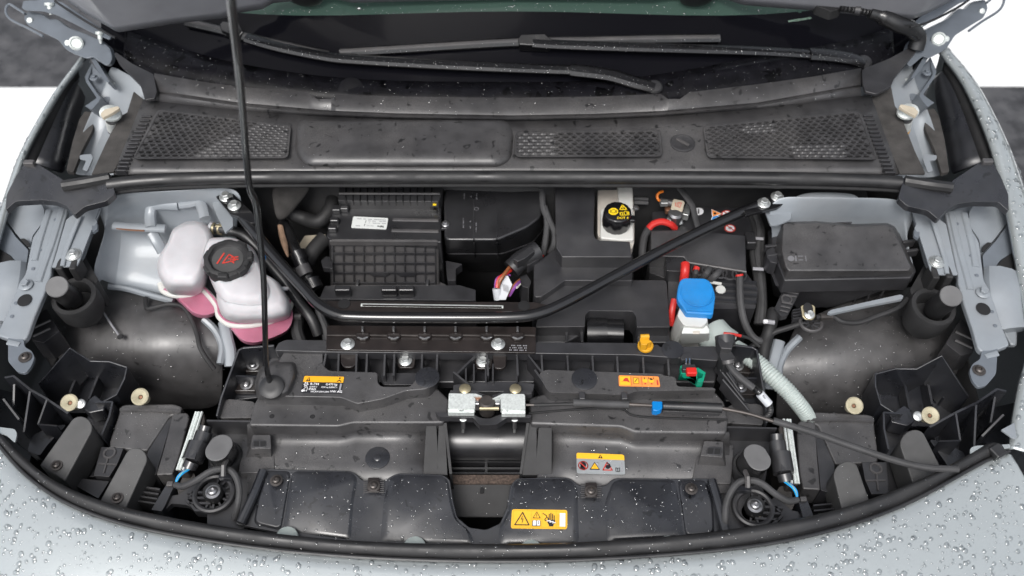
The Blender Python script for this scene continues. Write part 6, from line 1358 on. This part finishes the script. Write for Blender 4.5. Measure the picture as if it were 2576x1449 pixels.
MB().prism(b3.poly(.988, [1090, 1205, 1115, 1195, 1155, 1200, 1158, 1240, 1175, 1245, 1172, 1256, 1150, 1258, 1140, 1275, 1098, 1270, 1088, 1240], 4), .016).build('head', 'yellow_plastic', yc, bevel=.003)
MB().tube([b3(1092, 1215, .990), b3(1156, 1212, .990)], .004, 8).build('barrel', 'yellow_plastic', yc)
sc = thing('sensor_cable', 'black plug with corrugated cable and white sleeve beside the green connector', 'cable', t_harn(1000, 600, .90))
MB().tube([t_harn(790, 80, .975), t_harn(800, 200, .97)], .016, 14).build('plug', 'plastic_smooth', sc)
MB().prism(t_harn.poly(.985, [700, 110, 760, 55, 870, 70, 905, 160, 890, 250, 740, 240, 700, 160], 14), .03).build('plug_body', 'plastic', sc, bevel=.003)
MB().prism(t_harn.poly(.975, [730, 250, 860, 250, 930, 370, 880, 420, 780, 460, 720, 350], 10), .03).build('latch_cage', 'plastic_smooth', sc, bevel=.003)
MB().tube([t_harn(830, 400, .975), t_harn(840, 450, .972)], .010, 14).build('collar', 'plastic_grey', sc)
tube('sheath', [t_harn(840, 450, .972), t_harn(900, 540, .97), t_harn(1000, 640, .968), t_harn(1100, 720, .965), t_harn(1180, 780, .962)], .0056, 'cable_grey', sc)
cg_ = catmull([t_harn(1170, 770, .962), t_harn(1270, 850, .958), t_harn(1340, 940, .952), t_harn(1400, 1030, .945), t_harn(1400, 1110, .935), t_harn(1350, 1170, .925)], 14)
MB().tube(cg_, lambda t: .0050 + .0006 * math.sin(t * 240), 12).build('corrugated_sleeve', 'rubber', sc)
MB().tube([t_harn(1265, 855, .9585), t_harn(1390, 1000, .947)], .0068, 16).build('white_sleeve', 'tape_white', sc)
pr = Print([t_harn(1290, 880, .9655), t_harn(1330, 870, .9655), t_harn(1360, 920, .962), t_harn(1320, 935, .962)], .0006); pr.rect('print_black', .2, .1, .7, .3).rect('print_black', .2, .45, .7, .6).rect('print_black', .3, .75, .7, .9); pr.done(sc)
# hood wiring by the right hinge
hw = thing('hood_loom', 'black corrugated wiring loom passing from hood to cowl at hinge', 'wiring', a4(1190, 360, 1.05))
MB().prism(a4.poly(1.165, [410, -30, 620, -30, 640, 60, 560, 85, 440, 40], 14), .02).build('boot', 'rubber_matt', hw, bevel=.004)
hpts = [a4(620, 60, 1.165), a4(740, 75, 1.165), a4(850, 95, 1.162), a4(960, 130, 1.155), a4(1060, 180, 1.145), a4(1150, 215, 1.13), a4(1215, 280, 1.11), a4(1195, 370, 1.09)]
MB().tube(catmull(hpts[:3], 24), lambda t: .006 + .0012 * math.sin(t * 180), 10).build('corrugated_sleeve', 'rubber', hw)
MB().tube(catmull(hpts[2:], 6), lambda t: .011 + .004 * (t > .15), 12).build('sheath', 'rubber', hw)
MB().tube([a4(735, 74, 1.165), a4(775, 80, 1.165)], .010, 12).build('clip', 'plastic', hw)

# ================================================================== rain: beads of water on everything outside
def droplets():
    k = MB(); nseg = 8; rng = random.Random(3); V, Fc = [], []
    dome = [(1, 0), (.88, .30), (.5, .52)]
    for o, dens, r0, r1 in WET:
        me = o.data; me.calc_loop_triangles()
        for t in me.loop_triangles:
            n = Vector(t.normal); p = [Vector(me.vertices[i].co) for i in t.vertices]; c = sum(p, Vector()) / 3
            if n.z < .15 or n.dot((CAM - c).normalized()) < .1: continue
            if c.z < .7: continue
            m_ = dens * t.area; m_ = int(m_) + (rng.random() < m_ - int(m_))
            for _ in range(min(m_, 4000)):
                a, b = rng.random(), rng.random()
                if a + b > 1: a, b = 1 - a, 1 - b
                q = p[0] + (p[1] - p[0]) * a + (p[2] - p[0]) * b
                uv = q - CAM; w_ = uv.dot(FWD); uu, vv = 1288 + uv.x / w_ * FPX, 724.5 - uv.dot(UP) / w_ * FPX
                if not (-40 < uu < 2616 and -40 < vv < 1490): continue
                r = r0 + (r1 - r0) * rng.random() ** 3.2
                x = n.cross(Vector((rng.uniform(-1, 1), rng.uniform(-1, 1), .3))).normalized(); y = n.cross(x); e = 1 + .45 * rng.random() ** 2
                if r > .0015: nn = 10
                else: nn = 6
                base = len(V); jit = [1 + rng.uniform(-.12, .12) for _ in range(nn)]
                for rr, hh in dome:
                    for j in range(nn):
                        an = 6.28318 * j / nn; V.append(q + x * (math.cos(an) * rr * r * e * jit[j]) + y * (math.sin(an) * rr * r * jit[j]) + n * (hh * r * .6 - .0001))
                V.append(q + n * r * .38)
                for i in range(2):
                    for j in range(nn): Fc.append((base + i * nn + j, base + i * nn + (j + 1) % nn, base + (i + 1) * nn + (j + 1) % nn, base + (i + 1) * nn + j))
                for j in range(nn): Fc.append((base + 2 * nn + j, base + 2 * nn + (j + 1) % nn, base + 3 * nn))
    me = bpy.data.meshes.new('water_droplets'); me.from_pydata([tuple(v) for v in V], [], Fc); me.materials.append(MATS['water'])
    me.polygons.foreach_set('use_smooth', [True] * len(me.polygons))
    o = bpy.data.objects.new('water_droplets', me); COL.objects.link(o); o['kind'] = 'stuff'
    o['label'] = 'beads of rain water over paint, rubber and plastic'; o['category'] = 'water drops'
    return len(V)
droplets()
